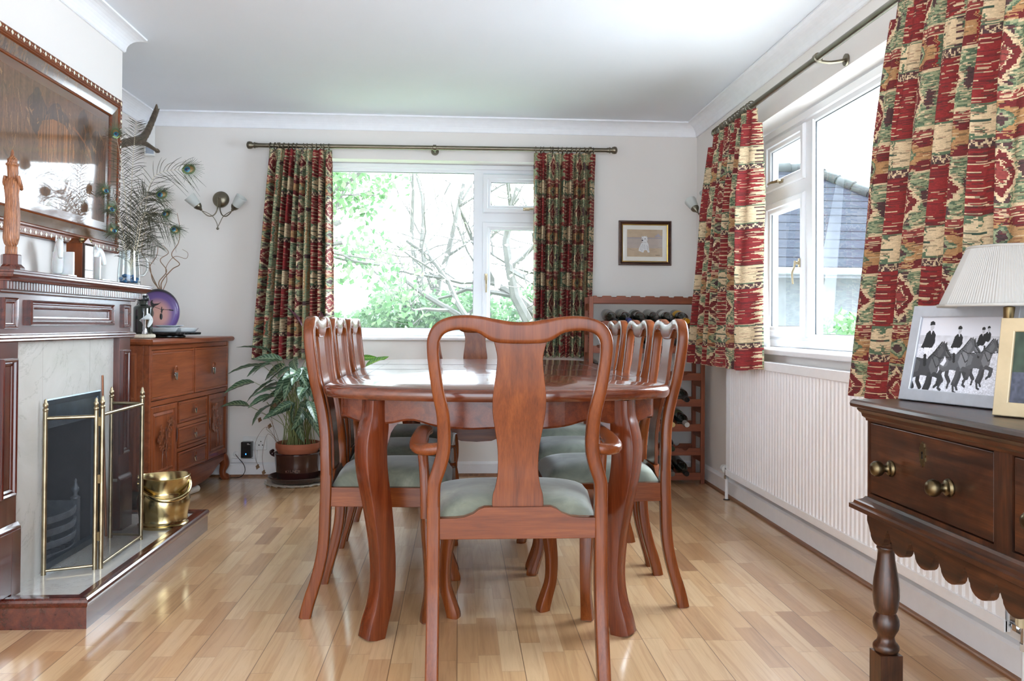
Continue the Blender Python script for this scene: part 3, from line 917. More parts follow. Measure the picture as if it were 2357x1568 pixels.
carver = make_chair(1.0, .272, True, 'mahogany armchair with shaped splat standing with its back to the camera')
carver.location = (.162, 2.232, 0)
c2 = dup(carver, (.098, 4.88, 0), PI, 'mahogany armchair at the far end of the table below the garden window', 'armchairs at the table ends')
carver['group'] = 'armchairs at the table ends'
side = make_chair(.785, .212, False, 'mahogany side chair nearest the fireplace hearth at the left front of the table', 'side chairs along the table')
side.location = (-.424, 2.885, 0); side.rotation_euler = (0, 0, -PI / 2)
dup(side, (-.432, 3.365, 0), -PI / 2 + .01, 'middle mahogany side chair on the fireplace side of the table')
dup(side, (-.430, 3.835, 0), -PI / 2 - .015, 'mahogany side chair on the fireplace side beside the potted plant')
dup(side, (.698, 2.935, 0), PI / 2, 'mahogany side chair nearest the camera on the radiator side of the table')
dup(side, (.696, 3.405, 0), PI / 2 + .02, 'middle mahogany side chair on the radiator side of the table')
dup(side, (.690, 3.880, 0), PI / 2, 'mahogany side chair on the radiator side nearest the wine rack')

# ---------------------------------------------------------------- oak side table
SX, SXB, SY0, SY1, ST = 1.045, 1.335, 1.02, 2.15, .756
t = thing('side_table', 'dark antique oak side table with drawers and scalloped apron', 'side table', (1.2, 1.6, 0))
pr = [(0, 0), (.028, 0), (.034, .004), (.036, .010), (.034, .017), (.029, .021), (0, .021)]
# top slab with thumb-moulded edge
R = []
for d, z in ((.006, ST - .021), (.001, ST - .018), (0, ST - .011), (.002, ST - .004), (.007, ST)):
    R.append([(SX + d, SY0 + d, z), (SXB, SY0 + d, z), (SXB, SY1 - d, z), (SX + d, SY1 - d, z)])
G().rings(R, True, True, True, False).build('top', OK_['y'], t)
mo = [(0, 0), (.018, 0), (.020, -.004), (.016, -.010), (.012, -.013), (.010, -.022), (.004, -.027), (.003, -.033), (0, -.033)]
BX, BY0, BY1, BZ = SX + .032, SY0 + .035, SY1 - .035, ST - .0212
g = G(); g.run(mo, (BX, BY0, BZ), (BX, BY1, BZ), (-1, 0, 0), -1, 1); g.run(mo, (BX, BY1, BZ), (SXB - .005, BY1, BZ), (0, 1, 0), -1, 0); g.run(mo, (BX, BY0, BZ), (SXB - .005, BY0, BZ), (0, -1, 0), -1, 0)
g.build('moulding', OK_['y'], t)
CZ0 = .500
g = G()
dr = [(1.600, 2.108), (1.075, 1.545)]
cols = [(BY0, 1.075), (1.545, 1.600), (2.108, BY1)]
for a, b in cols: g.box(BX, SXB - .01, a, b, CZ0, BZ)
for a, b in dr: g.box(BX, SXB - .01, a, b, CZ0, CZ0 + .012).box(BX, SXB - .01, a, b, BZ - .035, BZ)
g.box(SXB - .03, SXB - .01, BY0, BY1, CZ0, BZ)
g.build('carcass', OK_['z'], t)
for a, b in dr:
    g = G().box(BX + .002, BX + .16, a + .003, b - .003, CZ0 + .014, BZ - .037)
    d = g.build('drawer', OK_['y'], t, .003, 2)
    zc = (CZ0 + BZ) / 2 - .022
    for f in (.22, .70):
        yk = b - (b - a) * f
        pk = [(.0195, 0), (.0205, .003), (.0200, .0055), (.0170, .0075), (.0165, .0100), (.0110, .0120), (.0085, .0145), (.0080, .0215), (.013, .025), (.0175, .030), (.0195, .037), (.0185, .044), (.0150, .050), (.009, .0535), (.003, .0545)]
        G().lathe(pk, 28, (0, 0, 0), Matrix.Translation((BX + .0022, yk, zc)) @ Matrix.Rotation(-PI / 2, 4, 'Y')).build('knob', plain('dull_brass', S(104, 90, 66), .3, 1, .2, 30), d)
    yk = (a + b) / 2 + .004; ze = (CZ0 + BZ) / 2 + .035
    P = []
    for j in range(48):
        th = 2 * PI * j / 48; r = 1 + .10 * math.cos(12 * th)
        P.append((yk + .0125 * r * math.cos(th), ze + .027 * r * math.sin(th)))
    G().prism(P, BX - .0005, BX + .0022, 'yz').build('escutcheon', M_BRASSD, d)
    g = G(); g.tube([(BX - .0008, yk, ze + .004), (BX + .001, yk, ze + .004)], .0032, 12); g.prism([(yk - .0015, ze + .004), (yk + .0015, ze + .004), (yk + .0024, ze - .010), (yk - .0024, ze - .010)], BX - .0008, BX + .001, 'yz')
    g.build('keyhole', M_BLACK, d)
mo2 = [(0, 0), (.004, 0), (.008, -.006), (.018, -.011), (.024, -.013), (.026, -.020), (.034, -.023), (.034, -.034), (.030, -.036), (0, -.036)]
g = G(); z = CZ0 + .002
g.run(mo2, (BX, BY0, z), (BX, BY1, z), (-1, 0, 0), -1, 1); g.run(mo2, (BX, BY1, z), (SXB - .005, BY1, z), (0, 1, 0), -1, 0); g.run(mo2, (BX, BY0, z), (SXB - .005, BY0, z), (0, -1, 0), -1, 0)
g.build('moulding', OK_['y'], t)


def scallop(L, n):
    """Lobed lower edge along length L."""
    w = L / n; P = []
    for i in range(n):
        o = i * w
        P += [(o, 0), (o + w * .03, -.006), (o + w * .08, -.014), (o + w * .14, -.030), (o + w * .16, -.034), (o + w * .17, -.032)]
        P += [(o + w * (.5 + .33 * math.cos(a)), -.034 - .030 * math.sin(a)) for a in np.linspace(PI, 0, 10)]
        P += [(o + w * .83, -.032), (o + w * .84, -.034), (o + w * .86, -.030), (o + w * .92, -.014), (o + w * .97, -.006)]
    return P + [(L, 0)]


zt, zb = CZ0 - .030, .440
g = G()
sc = scallop(BY1 - BY0 - .012, 10)
poly = [(BY0 + .006, zt), (BY0 + .006, zb + .0)] + [(BY0 + .006 + a, zb + b * .8) for a, b in sc[1:-1]] + [(BY1 - .006, zb), (BY1 - .006, zt)]
g.prism(poly, BX - .004, BX + .014, 'yz')
sc = scallop(.245, 3)
for yy in (BY0 + .002, BY1 - .016):
    poly = [(BX + .0145, zt), (BX + .0145, zb)] + [(BX + .0145 + a, zb + b * .8) for a, b in sc[1:-1]] + [(BX + .2595, zb), (BX + .2595, zt)]
    g.prism(poly, yy, yy + .014, 'xz')
g.build('apron', OK_['y'], t)
lg = [(.020, .092), (.0285, .095), (.032, .102), (.032, .110), (.028, .116), (.0235, .120), (.021, .128), (.0205, .134), (.024, .142), (.0305, .154), (.0325, .166), (.0315, .178), (.026, .190), (.0235, .194), (.0265, .200), (.030, .214), (.0325, .236), (.0325, .256), (.030, .282), (.0255, .308), (.0218, .330), (.0205, .348), (.0205, .356), (.0235, .359), (.0235, .363), (.021, .366), (.0245, .371), (.0245, .377), (.0205, .380), (.021, .385), (.0285, .392), (.030, .400), (.028, .410), (.024, .418)]
for lx in (BX + .031, SXB - .045):
    for ly in (BY0 + .035, BY1 - .038 if lx < 1.2 else 1.70):
        g = G().box(lx - .029, lx + .029, ly - .029, ly + .029, 0, .108)
        g.lathe([(r, z + .016) for r, z in lg], 28, (lx, ly, 0))
        g.box(lx - .026, lx + .026, ly - .026, ly + .026, .434, CZ0 + .004)
        g.build('leg', OK_['z'], t)

# ---------------------------------------------------------------- fireplace surround and hearth
t = thing('fire_surround', 'dark mahogany fireplace surround with dentil mantel shelf', 'fireplace surround', (-1.42, 3.11, 0))
LX, HZ = -1.40, .085
L0, L1, R0, R1 = 2.605, 2.725, 3.512, 3.622
for a, b in ((L0, L1), (R0, R1)):
    g = G().box(XC, LX, a, b, .30, .892)
    w = b - a
    lo = g.build('pilaster', MD['z'], t, .002)
    G().frame((LX - .0005, a + .018, .40), Y_, Z_, X_, w - .036, .43, [(-.001, 0), (-.001, .010), (.004, .013), (.010, .010), (.013, .004), (.016, .006), (.022, .003), (.024, 0)], False).build('moulding', MD['z'], lo)
    a_ = a - (.065 if a < 3 else .008)
    G().box(XC, LX + .012, a_, 2.679 if a < 3 else a_ + .02, HZ + .0115, .29).box(XC, LX + .012, 2.679 if a < 3 else a_ + .02, b + .008, HZ, .29).run([(0, .29), (.012, .29), (.011, .298), (.006, .304), (.002, .312), (0, .312)], (LX, a_, 0), (LX, b + .008, 0), X_).build('plinth', MD['z'], t, .0015)
G().box(XC, LX, L0, R1, .905, 1.045).build('frieze', MD['y'], t, .001)
fr = [(0, 0), (0, .012), (.004, .016), (.009, .013), (.012, .008), (.016, .011), (.020, .011), (.024, .005), (.028, .004), (.030, 0)]
fz = t.children[-1]
for a, b, c, d in ((2.775, 3.425, .935, 1.018), (2.625, 2.708, .925, 1.022), (3.528, 3.606, .925, 1.022)):
    k = 1 if b - a > .2 else .62
    G().frame((LX, a, c), Y_, Z_, X_, b - a, d - c, [(x * k, y * k) for x, y in fr]).build('moulding', MD['y'], fz)
bp = [(0, 0), (.010, 0), (.014, .004), (.012, .009), (.018, .014), (.016, .020), (.008, .024), (0, .026)]
g = G(); g.run([(u, v + .883) for u, v in bp], (LX, L0, 0), (LX, R1, 0), X_, -1, 1); g.run([(u, v + .883) for u, v in bp], (LX, R1, 0), (XC, R1, 0), Y_, -1, 0); g.run([(u, v + .883) for u, v in bp], (XC, L0, 0), (LX, L0, 0), -Y_, 0, 1)
g.build('cornice', MD['y'], t)
dz0, dz1 = 1.045, 1.070
g = G(); bed = [(0, 1.036), (.012, 1.036), (.016, 1.040), (.016, 1.044), (.030, 1.046), (.030, 1.0711), (0, 1.0711)]
g.run(bed, (LX, L0, 0), (LX, R1, 0), X_, -1, 1); g.run(bed, (LX, R1, 0), (XC, R1, 0), Y_, -1, 0); g.run(bed, (XC, L0, 0), (LX, L0, 0), -Y_, 0, 1)
g.build('bed_mould', MD['y'], t)
g = G(); back = [(.028, 1.0465), (.0325, 1.0465), (.0325, 1.0708), (.028, 1.0708)]
g.run(back, (LX, L0, 0), (LX, R1, 0), X_, -1, 1); g.run(back, (LX, R1, 0), (XC, R1, 0), Y_, -1, 0); g.run(back, (XC, L0, 0), (LX, L0, 0), -Y_, 0, 1)
nd = 62; y0, y1 = L0 - .028, R1 + .028
for i in range(nd):
    a = y0 + (y1 - y0) * i / nd
    g.box(LX + .030, LX + .040, a + .0012, a + (y1 - y0) / nd - .0035, 1.0475, 1.0705)
for k in range(6):
    a = LX - .01 - k * .0174
    g.box(a, a + .0135, R1 + .030, R1 + .040, 1.0475, 1.0705).box(a, a + .0135, L0 - .040, L0 - .030, 1.0475, 1.0705)
g.build('dentil_band', MD['z'], t)
sh = [(-.13, 1.0712), (.052, 1.0712), (.054, 1.076), (.058, 1.079), (.066, 1.083), (.070, 1.090), (.070, 1.096), (.073, 1.098), (.073, 1.103), (.071, 1.105), (-.13, 1.105)]
RR = []
for u, v in sh[1:-1]:
    RR.append([(LX + u, L0 + .021 - u, v), (XC + .0, L0 + .021 - u, v), (XC + .0, R1 - .021 + u, v), (LX + u, R1 - .021 + u, v)])
G().rings(RR, True, True, True, False).build('shelf', MD['y'], t)
g = G().box(XC, -1.425, L1 + .0, FY0, HZ, .884).box(XC, -1.425, FY1, R0, HZ, .884).box(XC, -1.425, FY0, FY1, FZ, .884)
g.build('marble_panel', M_MARBLE, t)
g = G()
for y in (2.933, 3.295): g.box(-1.4252, -1.4246, y - .0006, y + .0006, .665, .884)
g.build('joint', plain('grout_line', S(168, 164, 158), .8), t)

t = thing('hearth', 'cream marble hearth with moulded dark mahogany edge', 'hearth', (-1.3, 3.2, 0))
HX, HY0, HY1 = -1.137, 2.632, 3.872
G().box(-1.515, HX - .035, HY0 + .04, HY1 - .035, .0, HZ).build('marble_slab', M_MARBLE, t)
ht = [(-.045, 0), (-.004, 0), (-.004, .066), (-.002, .069), (0, .074), (.002, .082), (0, .090), (-.006, .095), (-.018, .096), (-.024, .0935), (-.045, .0935)]
g = G()
q = [(u, v) for u, v in ht]
g.run(q, (HX, HY0, 0), (HX, HY1, 0), X_, -1, 1)
g.run(q, (-1.49, HY0, 0), (HX, HY0, 0), -Y_, 0, 1)
g.run(q, (HX, HY1, 0), (-1.50, HY1, 0), Y_, -1, 0)
g.build('edge_moulding', MD['y'], t)

# fire opening and basket grate
t = thing('fire_basket', 'black cast iron fire basket in the fireplace opening', 'fire basket', (-1.55, 3.16, HZ))
g = G()
for i, z in enumerate((.10, .145, .19, .235)):
    P = [(-1.475 + .035 * math.sin(PI * k / 12), 3.03 + .27 * k / 12, z) for k in range(13)]
    g.ribbon(P, .005, .0125, Z_, 10, 3)
g.build('front_bar', M_IRON, t)
for y in (3.03, 3.30):
    g = G().box(-1.488, -1.462, y - .012, y + .012, HZ + .001, .262)
    g.lathe([(.012, .262), (.017, .266), (.017, .272), (.008, .277), (.007, .288), (.013, .296), (.014, .306), (.008, .316), (.004, .326), (.006, .333), (.002, .342)], 16, (-1.475, y, 0)); g.build('post', M_IRON, t)
g = G().box(-1.75, -1.475, 3.035, 3.045, .10, .26).box(-1.75, -1.475, 3.285, 3.295, .10, .26).box(-1.75, -1.735, 3.035, 3.295, .10, .45)
for k in range(7): g.box(-1.74, -1.47, 3.055 + k * .036, 3.067 + k * .036, .098, .108)
g.build('cradle', M_IRON, t)
M_COAL = plain('coal_and_ash', S(70, 62, 58), .9, 0, .4, 30, 0, .4)
rs = np.random.RandomState(5)
first = None
for i in range(14):
    c = (-1.70 + .19 * rs.rand(), 3.07 + .19 * rs.rand(), .13 + .09 * rs.rand())
    g = G(); r = .028 + .012 * rs.rand()
    g.ball((0, 0, 0), r, 9, 6, (1, 1, .8)); g.v = [tuple(x * (1 + .22 * math.sin(37 * p[0] / r + i) * math.cos(29 * p[1] / r)) for x in p) for p in g.v]
    o = g.build('coal', M_COAL); o.location = c
    tag(o, 'ashy coal lump in the iron fire basket', 'coal', 'coals in the fire basket')
t = thing('fireplace_insert', 'dark steel frame and sooty back of the fireplace opening', 'fireplace insert', (-1.45, 3.165, HZ))
g = G().frame((-1.425, FY0 - .006, HZ + .001), Y_, Z_, X_, FY1 - FY0 + .012, FZ - HZ + .012, [(0, 0), (0, .004), (.004, .006), (.022, .004), (.024, -.02), (0, -.02), (0, 0)]); g.build('frame', plain('blued_steel', S(92, 104, 116), .35, .9), t)
g = G()
g.add([(-1.424, FY0 + .001, HZ + .001), (-1.84, FY0 + .06, HZ + .001), (-1.84, FY1 - .06, HZ + .001), (-1.424, FY1 - .001, HZ + .001), (-1.424, FY0 + .001, FZ - .001), (-1.84, FY0 + .06, FZ - .001), (-1.84, FY1 - .06, FZ - .001), (-1.424, FY1 - .001, FZ - .001)], [(0, 1, 2, 3), (4, 5, 6, 7), (0, 1, 5, 4), (1, 2, 6, 5), (2, 3, 7, 6)])
g.build('fireback', M_SOOT, t, fix=False)
g = G().box(-1.436, -1.426, FY0 + .012, FY1 - .012, .575, FZ - .002); g.build('hood', plain('blued_steel_hood', S(92, 106, 120), .3, .9), t, .001)

# brass folding fire screen
q = N('wire_mesh'); v = q.n('TexCoord'); s_ = q.n('SeparateXYZ'); q.l(v.outputs['UV'], s_.inputs[0])
ua = q.math('ADD', s_.outputs[0], s_.outputs[1]); ub = q.math('SUBTRACT', s_.outputs[0], s_.outputs[1])
m1 = q.math('LESS_THAN', q.math('FRACT', q.math('DIVIDE', ua, .0042)), .17); m2 = q.math('LESS_THAN', q.math('FRACT', q.math('DIVIDE', ub, .0042)), .17)
M_MESH = q.set(Base_Color=S(30, 33, 39), Roughness=.5, Metallic=.3, Alpha=q.math('MAXIMUM', m1, m2))
t = thing('fire_screen', 'folding brass fire screen with black wire mesh panels', 'fire screen', (-1.3, 3.1, HZ))


def panel(a, b, z0, h):
    a, b = Vector((*a, 0)), Vector((*b, 0)); d = (b - a); L = d.length; d.normalize()
    M = Matrix.Translation((a.x, a.y, z0)) @ Matrix(((d.x, -d.y, 0, 0), (d.y, d.x, 0, 0), (0, 0, 1, 0), (0, 0, 0, 1)))
    g = G(); r = .0078
    for x in (0, L):
        g.tube([M @ Vector((x, 0, .0)), M @ Vector((x, 0, h))], r, 12); g.lathe([(.0075, 0), (.0075, .006), (.006, .008)], 12, (x, 0, 0), M)
        g.lathe([(.007, h), (.009, h + .004), (.009, h + .010), (.0055, h + .013), (.0085, h + .019), (.0085, h + .026), (.005, h + .031), (.0055, h + .036), (.002, h + .044)], 14, (x, 0, 0), M)
    g.tube([M @ Vector((0, 0, h - .022)), M @ Vector((L, 0, h - .022))], .0066, 10); g.tube([M @ Vector((0, 0, .014)), M @ Vector((L, 0, .014))], .0048, 10)
    f = g.build('screen_frame', M_BRASS, t)
    g = G().add([M @ Vector((.004, 0, .016)), M @ Vector((L - .004, 0, .016)), M @ Vector((L - .004, 0, h - .024)), M @ Vector((.004, 0, h - .024))], [(0, 1, 2, 3)])
    o = g.build('wire_mesh', M_MESH, f, fix=False)
    uv = o.data.uv_layers.new(name='uv'); uvs = [(0, 0), (L, 0), (L, h), (0, h)]
    for i, c in enumerate(uvs): uv.data[i].uv = c


A0, B0, C0, D0 = (-1.405, 2.915), (-1.262, 2.974), (-1.255, 3.375), (-1.388, 3.41)
panel(A0, B0, HZ, .555)
panel((-1.246, 2.986), C0, HZ, .560)
panel((-1.262, 3.392), D0, HZ, .560)
g = G()
for z in (.10, .30, .50): g.box(-1.262, -1.246, 2.972, 2.988, HZ + z, HZ + z + .03)
g.build('hinge', M_BRASSD, t)
tag(G().tube([(-1.412, 3.43, HZ + .001), (-1.423, 3.405, .735)], .0045, 10).build('poker', plain('copper_rod', S(152, 104, 80), .35, .8)), 'slim copper poker leaning against the marble behind the fire screen', 'poker')

# brass coal bucket
t = thing('coal_bucket', 'polished brass coal bucket standing on the hearth beside the fire screen', 'bucket', (-1.250, 3.612, HZ))
pf = [(.062, 0), (.098, 0), (.101, .004), (.101, .012), (.095, .016), (.095, .024), (.098, .028), (.096, .036), (.100, .060), (.106, .090), (.107, .112), (.102, .132), (.095, .142), (.093, .150), (.097, .175), (.101, .205), (.103, .2075), (.101, .209), (.099, .206), (.0945, .176), (.0905, .151), (.099, .131), (.104, .110), (.098, .062), (.090, .03), (.0, .028)]
g = G(); R = []; n = 40
for r, z in pf:
    row = []
    for j in range(n):
        th = 2 * PI * j / n; k = max(0, (z - .14) / .067)
        dx = .012 * k * math.cos(th)
        row.append((r * math.cos(th) * (1 + .06 * k), r * math.sin(th) * (1 + .03 * k), z + .005 * k * abs(math.sin(th)) ** 2))
    R.append(row)
g.rings(R, True, True, True, True).build('body', M_BUCK, t, world=False)
for q in (-1, 1):
    g = G().tube([(0, q * .098, .185), (0, q * .107, .185)], .014, 14)
    g.build('lug', M_BUCK, t, world=False)
P = []
for k in range(25):
    th = PI * k / 24
    P.append((.128 * math.sin(th) + .0, -.104 * math.cos(th), .187 - .060 * math.sin(th)))
g = G(); g.tube(P, [.0055 + .004 * math.sin(PI * k / 24) ** .5 for k in range(25)], 12); g.build('handle', M_BUCK, t, world=False)
t.rotation_euler = (0, 0, -1.05)
tag(G().tube([(-1.50, 4.55, .021), (-1.458, 4.735, .021)], .020, 20).build('paper_roll', M_PAPER), 'white paper roll lying on the floor under the carved cabinet', 'roll')

# ---------------------------------------------------------------- raster pictures (pattern of the printed surface itself)
def inpoly(P, X, Y):
    P = np.array(P, float); c = np.zeros(X.shape, bool); j = len(P) - 1
    for i in range(len(P)):
        xi, yi = P[i]; xj, yj = P[j]
        m = ((yi > Y) != (yj > Y)) & (X < (xj - xi) * (Y - yi) / (yj - yi + 1e-12) + xi)
        c ^= m; j = i
    return c


def smoothn(h, w, s, seed):
    rs = np.random.RandomState(seed); a = rs.rand(int(h / s) + 3, int(w / s) + 3)
    y = np.arange(h) / s; x = np.arange(w) / s; yi = y.astype(int); xi = x.astype(int); fy = (y - yi)[:, None]; fx = (x - xi)[None]
    fy = fy * fy * (3 - 2 * fy); fx = fx * fx * (3 - 2 * fx)
    return a[yi][:, xi] * (1 - fy) * (1 - fx) + a[yi + 1][:, xi] * fy * (1 - fx) + a[yi][:, xi + 1] * (1 - fy) * fx + a[yi + 1][:, xi + 1] * fy * fx


def canvas(name, O, U, V, w, h, img, m, parent, world=True):
    """img[row from top, col, rgb] laid on a rectangle at O (lower-left)."""
    O, U, V = Vector(O), Vector(U), Vector(V); H, Wd = img.shape[:2]
    g = G()
    pts = [[tuple(O + U * (w * j / Wd) + V * (h * (1 - i / H))) for j in range(Wd + 1)] for i in range(H + 1)]
    g.grid(pts, False)
    o = g.build(name, m, parent, world=world, fix=False)
    col_attr(o, img.reshape(-1, 3))
    return o


lin = lambda a: np.array(S(*a)[:3])


def stroke(img, P, r, c, k=1.0):
    H, Wd = img.shape[:2]; Y, X = np.mgrid[0:H, 0:Wd] + .5
    P = np.array(P, float)
    for a, b in zip(P[:-1], P[1:]):
        d = b - a; L = d @ d + 1e-9
        tt = np.clip(((X - a[0]) * d[0] + (Y - a[1]) * d[1]) / L, 0, 1)
        m = np.hypot(X - a[0] - tt * d[0], Y - a[1] - tt * d[1]) < r
        img[m] = img[m] * (1 - k) + c * k


def fillp(img, P, c, k=1.0):
    H, Wd = img.shape[:2]; Y, X = np.mgrid[0:H, 0:Wd] + .5
    m = inpoly(P, X, Y); img[m] = img[m] * (1 - k) + np.array(c) * k
    return m


# --- marquetry panel over the mantel
PW, PH = 240, 142
img = np.zeros((PH, PW, 3))
base = smoothn(PH, PW, 3, 1) * .5 + np.repeat(smoothn(1, PW, 2.5, 2), PH, 0) * .7
img[:] = lin((98, 68, 48)); img *= (.6 + .6 * base)[..., None]
for i, (cx, cy, rx, ry) in enumerate(((60, 30, 16, 26), (118, 36, 26, 22), (25, 44, 20, 22), (160, 34, 18, 26))):
    fillp(img, [(cx + rx * math.cos(a) * (1 + .12 * math.sin(5 * a + i)), cy + ry * math.sin(a) * (1 + .1 * math.cos(4 * a))) for a in np.linspace(0, 2 * PI, 40)[:-1]], lin((44, 36, 34)), .55)
body = fillp(img, [(78, 62), (86, 44), (104, 34), (128, 34), (150, 42), (158, 58), (156, 84), (142, 92), (104, 92), (84, 84)], lin((126, 78, 40)), .8)
sp = np.repeat(smoothn(1, PW, 1.6, 9), PH, 0); img[body & (sp > .55)] *= 1.5; img[body & (sp < .35)] *= .6
rs = np.random.RandomState(4)
tones = [(150, 110, 72), (128, 84, 50), (64, 46, 34), (112, 78, 50), (86, 60, 42)]
for i in range(150):
    x = rs.rand() * PW; y = 10 + rs.rand() * 70; L = 8 + rs.rand() * 26
    P = [(x, y + L)]; dx = rs.randn() * .2
    for k in range(5): P.append((P[-1][0] + dx * L / 5 + rs.randn() * .7, P[-1][1] - L / 5))
    stroke(img, P, .5, lin(tones[i % 5]), .5)
for i in range(170):
    x = rs.rand() * PW; y = 14 + rs.rand() * (PH - 16); L = 3 + rs.rand() * 8
    a = rs.rand() * PI
    fillp(img, [(x, y), (x + L * math.cos(a) * .6 + 1.6, y - L * .5), (x + L * math.cos(a), y - L), (x + L * math.cos(a) * .4 - 1.6, y - L * .6)], lin(tones[(i * 3) % 5]), .55)
stroke(img, [(40, 60), (56, 44), (72, 36), (84, 32)], 1.3, lin((128, 80, 48)), .8); stroke(img, [(56, 44), (54, 30), (58, 22)], 1.0, lin((120, 76, 46)), .8)
t = thing('marquetry_picture', 'large framed wooden marquetry picture on the chimney breast above the mantel', 'picture', (-1.515, 3.0, 1.24))
tl = .012
TV = Vector((math.sin(tl), 0, math.cos(tl))); TN = Vector((math.cos(tl), 0, -math.sin(tl)))
O = Vector((-1.508, 3.715, 1.247)); U = Vector((0, -1, 0)); TW, TH = 1.10, .672
fp = [(0, 0), (0, .016), (.004, .020), (.028, .021), (.031, .018), (.034, .024), (.038, .024), (.042, .018), (.082, .009), (.086, .012), (.090, .009), (.092, .004), (.092, 0)]
# side runs along -Y so that the face looks at +X
g = G().frame(O, U, TV, TN, TW, TH, fp + [(0, 0)]); fo = g.build('frame', MH['y'], t)
g = G().frame(O, U, TV, TN, TW, TH, [(.043, .0186), (.060, .0148), (.0815, .0098), (.0815, .0088), (.043, .0178), (.043, .0186)]); g.build('cross_band', wood('crossband', S(66, 44, 30), S(96, 68, 46), S(118, 88, 60), 'z', .22, .8), fo)
g = G(); n = 30
for run, m in ((TW, n), (TH, 18)):
    for top in (0, 1):
        for i in range(m):
            a = (i + .5) / m * run; big = i % 1 == 0
            for big in (1, 0):
                b = a + (0 if big else run / m * .5); s = .0078 if big else .0026
                if b > run - .012 or b < .012: continue
                c = .015
                p = (U * b + TV * (TH - c if top else c)) if run == TW else (U * (TW - c if top else c) + TV * b)
                q = O + p + TN * .0213
                if big:
                    for vx, vy in ((1, .28), (.28, 1), (.66, .66)):
                        P = [q + U * (s * vx * sx_) + TV * (s * vy * sy_) for sx_, sy_ in ((-1, -1), (1, -1), (1, 1), (-1, 1))]
                        g.add([tuple(x + TN * (.0001 * vx)) for x in P], [(0, 1, 2, 3)])
                else:
                    g.add([tuple(q + U * (s * sx_) + TV * (s * sy_)) for sx_, sy_ in ((-1, 0), (0, -1), (1, 0), (0, 1))], [(0, 1, 2, 3)])
g.build('bone_inlay', plain('bone_inlay', S(216, 212, 192), .4), fo)
q = N('lacquered_marquetry'); a = q.n('VertexColor', layer_name='pattern')
M_MARQ = q.set(Base_Color=a.outputs[0], Roughness=.5, Specular_IOR_Level=.15, Coat_Weight=1, Coat_Roughness=.05, Coat_IOR=1.6)
iw, ih = TW - .184, TH - .184
canvas('marquetry_panel', O + U * (.092 + .03) + TV * (.092 + .03) + TN * .0045, U, TV, iw - .06, ih - .06, img, M_MARQ, t)
G().frame(O + U * .0915 + TV * .0915, U, TV, TN, iw + .001, ih + .001, [(0, .001), (0, .0046), (.031, .0046), (.031, .001), (0, .001)]).build('border', wood('lacquered_border', S(70, 42, 30), S(98, 62, 42), S(118, 78, 54), 'y', .2, 1), t)
g = G(); P = [O + U * x + TV * y + TN * k for k in (-.012, .001) for x, y in ((.01, .01), (TW - .01, .01), (TW - .01, TH - .01), (.01, TH - .01))]
g.add([tuple(p) for p in P], [(0, 3, 2, 1), (4, 5, 6, 7), (0, 1, 5, 4), (1, 2, 6, 5), (2, 3, 7, 6), (3, 0, 4, 7)]); g.build('backboard', MD['y'], t)

# --- antler
t = thing('antler', 'single branching deer antler standing behind the marquetry picture', 'antler', (-1.62, 4.02, 1.77))
q = N('antler_horn'); v = q.coord((8, 8, 8)); f = q.noise(v, 4, 5, .7)
q.bump(f, .5, .003)
M_ANT = q.set(Base_Color=q.ramp(f, [(.3, S(52, 42, 34)), (.6, S(88, 74, 60)), (.8, S(150, 134, 112))]), Roughness=.55)
g = G()
P = spl([(-1.62, 3.90, 1.755, .017), (-1.615, 4.03, 1.795, .019), (-1.61, 4.15, 1.835, .020), (-1.605, 4.25, 1.865, .022), (-1.60, 4.31, 1.91, .018), (-1.60, 4.365, 1.965, .0155), (-1.60, 4.42, 2.03, .0145), (-1.60, 4.445, 2.065, .012), (-1.60, 4.452, 2.098, .0035)], 5)
g.tube([p[:3] for p in P], [p[3] * (1 + .06 * math.sin(9 * i)) for i, p in enumerate(P)], 14)
P = spl([(-1.61, 4.22, 1.855, .015), (-1.60, 4.30, 1.858, .013), (-1.595, 4.37, 1.855, .010), (-1.59, 4.425, 1.850, .009), (-1.59, 4.435, 1.85, .012), (-1.588, 4.455, 1.85, .008)], 4)
g.tube([p[:3] for p in P], [p[3] for p in P], 12)
g.tube([(-1.60, 4.43, 2.045), (-1.60, 4.47, 2.066), (-1.60, 4.49, 2.085)], [.009, .006, .002], 10)
g.build('horn', M_ANT, t)
g = G().tube([(-1.62, 3.83, 1.745), (-1.62, 3.91, 1.757)], [.03, .018], 16); g.box(-1.70, -1.60, 3.797, 3.835, 1.70, 1.80); g.build('mount', MD['y'], t, .002)

# --- motion sensor in the alcove corner
t = thing('motion_sensor', 'white motion sensor high in the alcove corner beside the antler', 'sensor', (-1.88, 5.16, 1.95))
M = Matrix.Translation((-1.893, 5.165, 2.03)) @ Matrix.Rotation(.32, 4, 'Z')
G().box(-.030, .030, -.042, .0, -.068, .118, M).build('case', M_WPLAS, t, .006)
G().box(-.023, .023, -.0445, -.038, -.058, -.018, M).build('lens', plain('grey_lens', S(150, 160, 174), .3), t, .002)

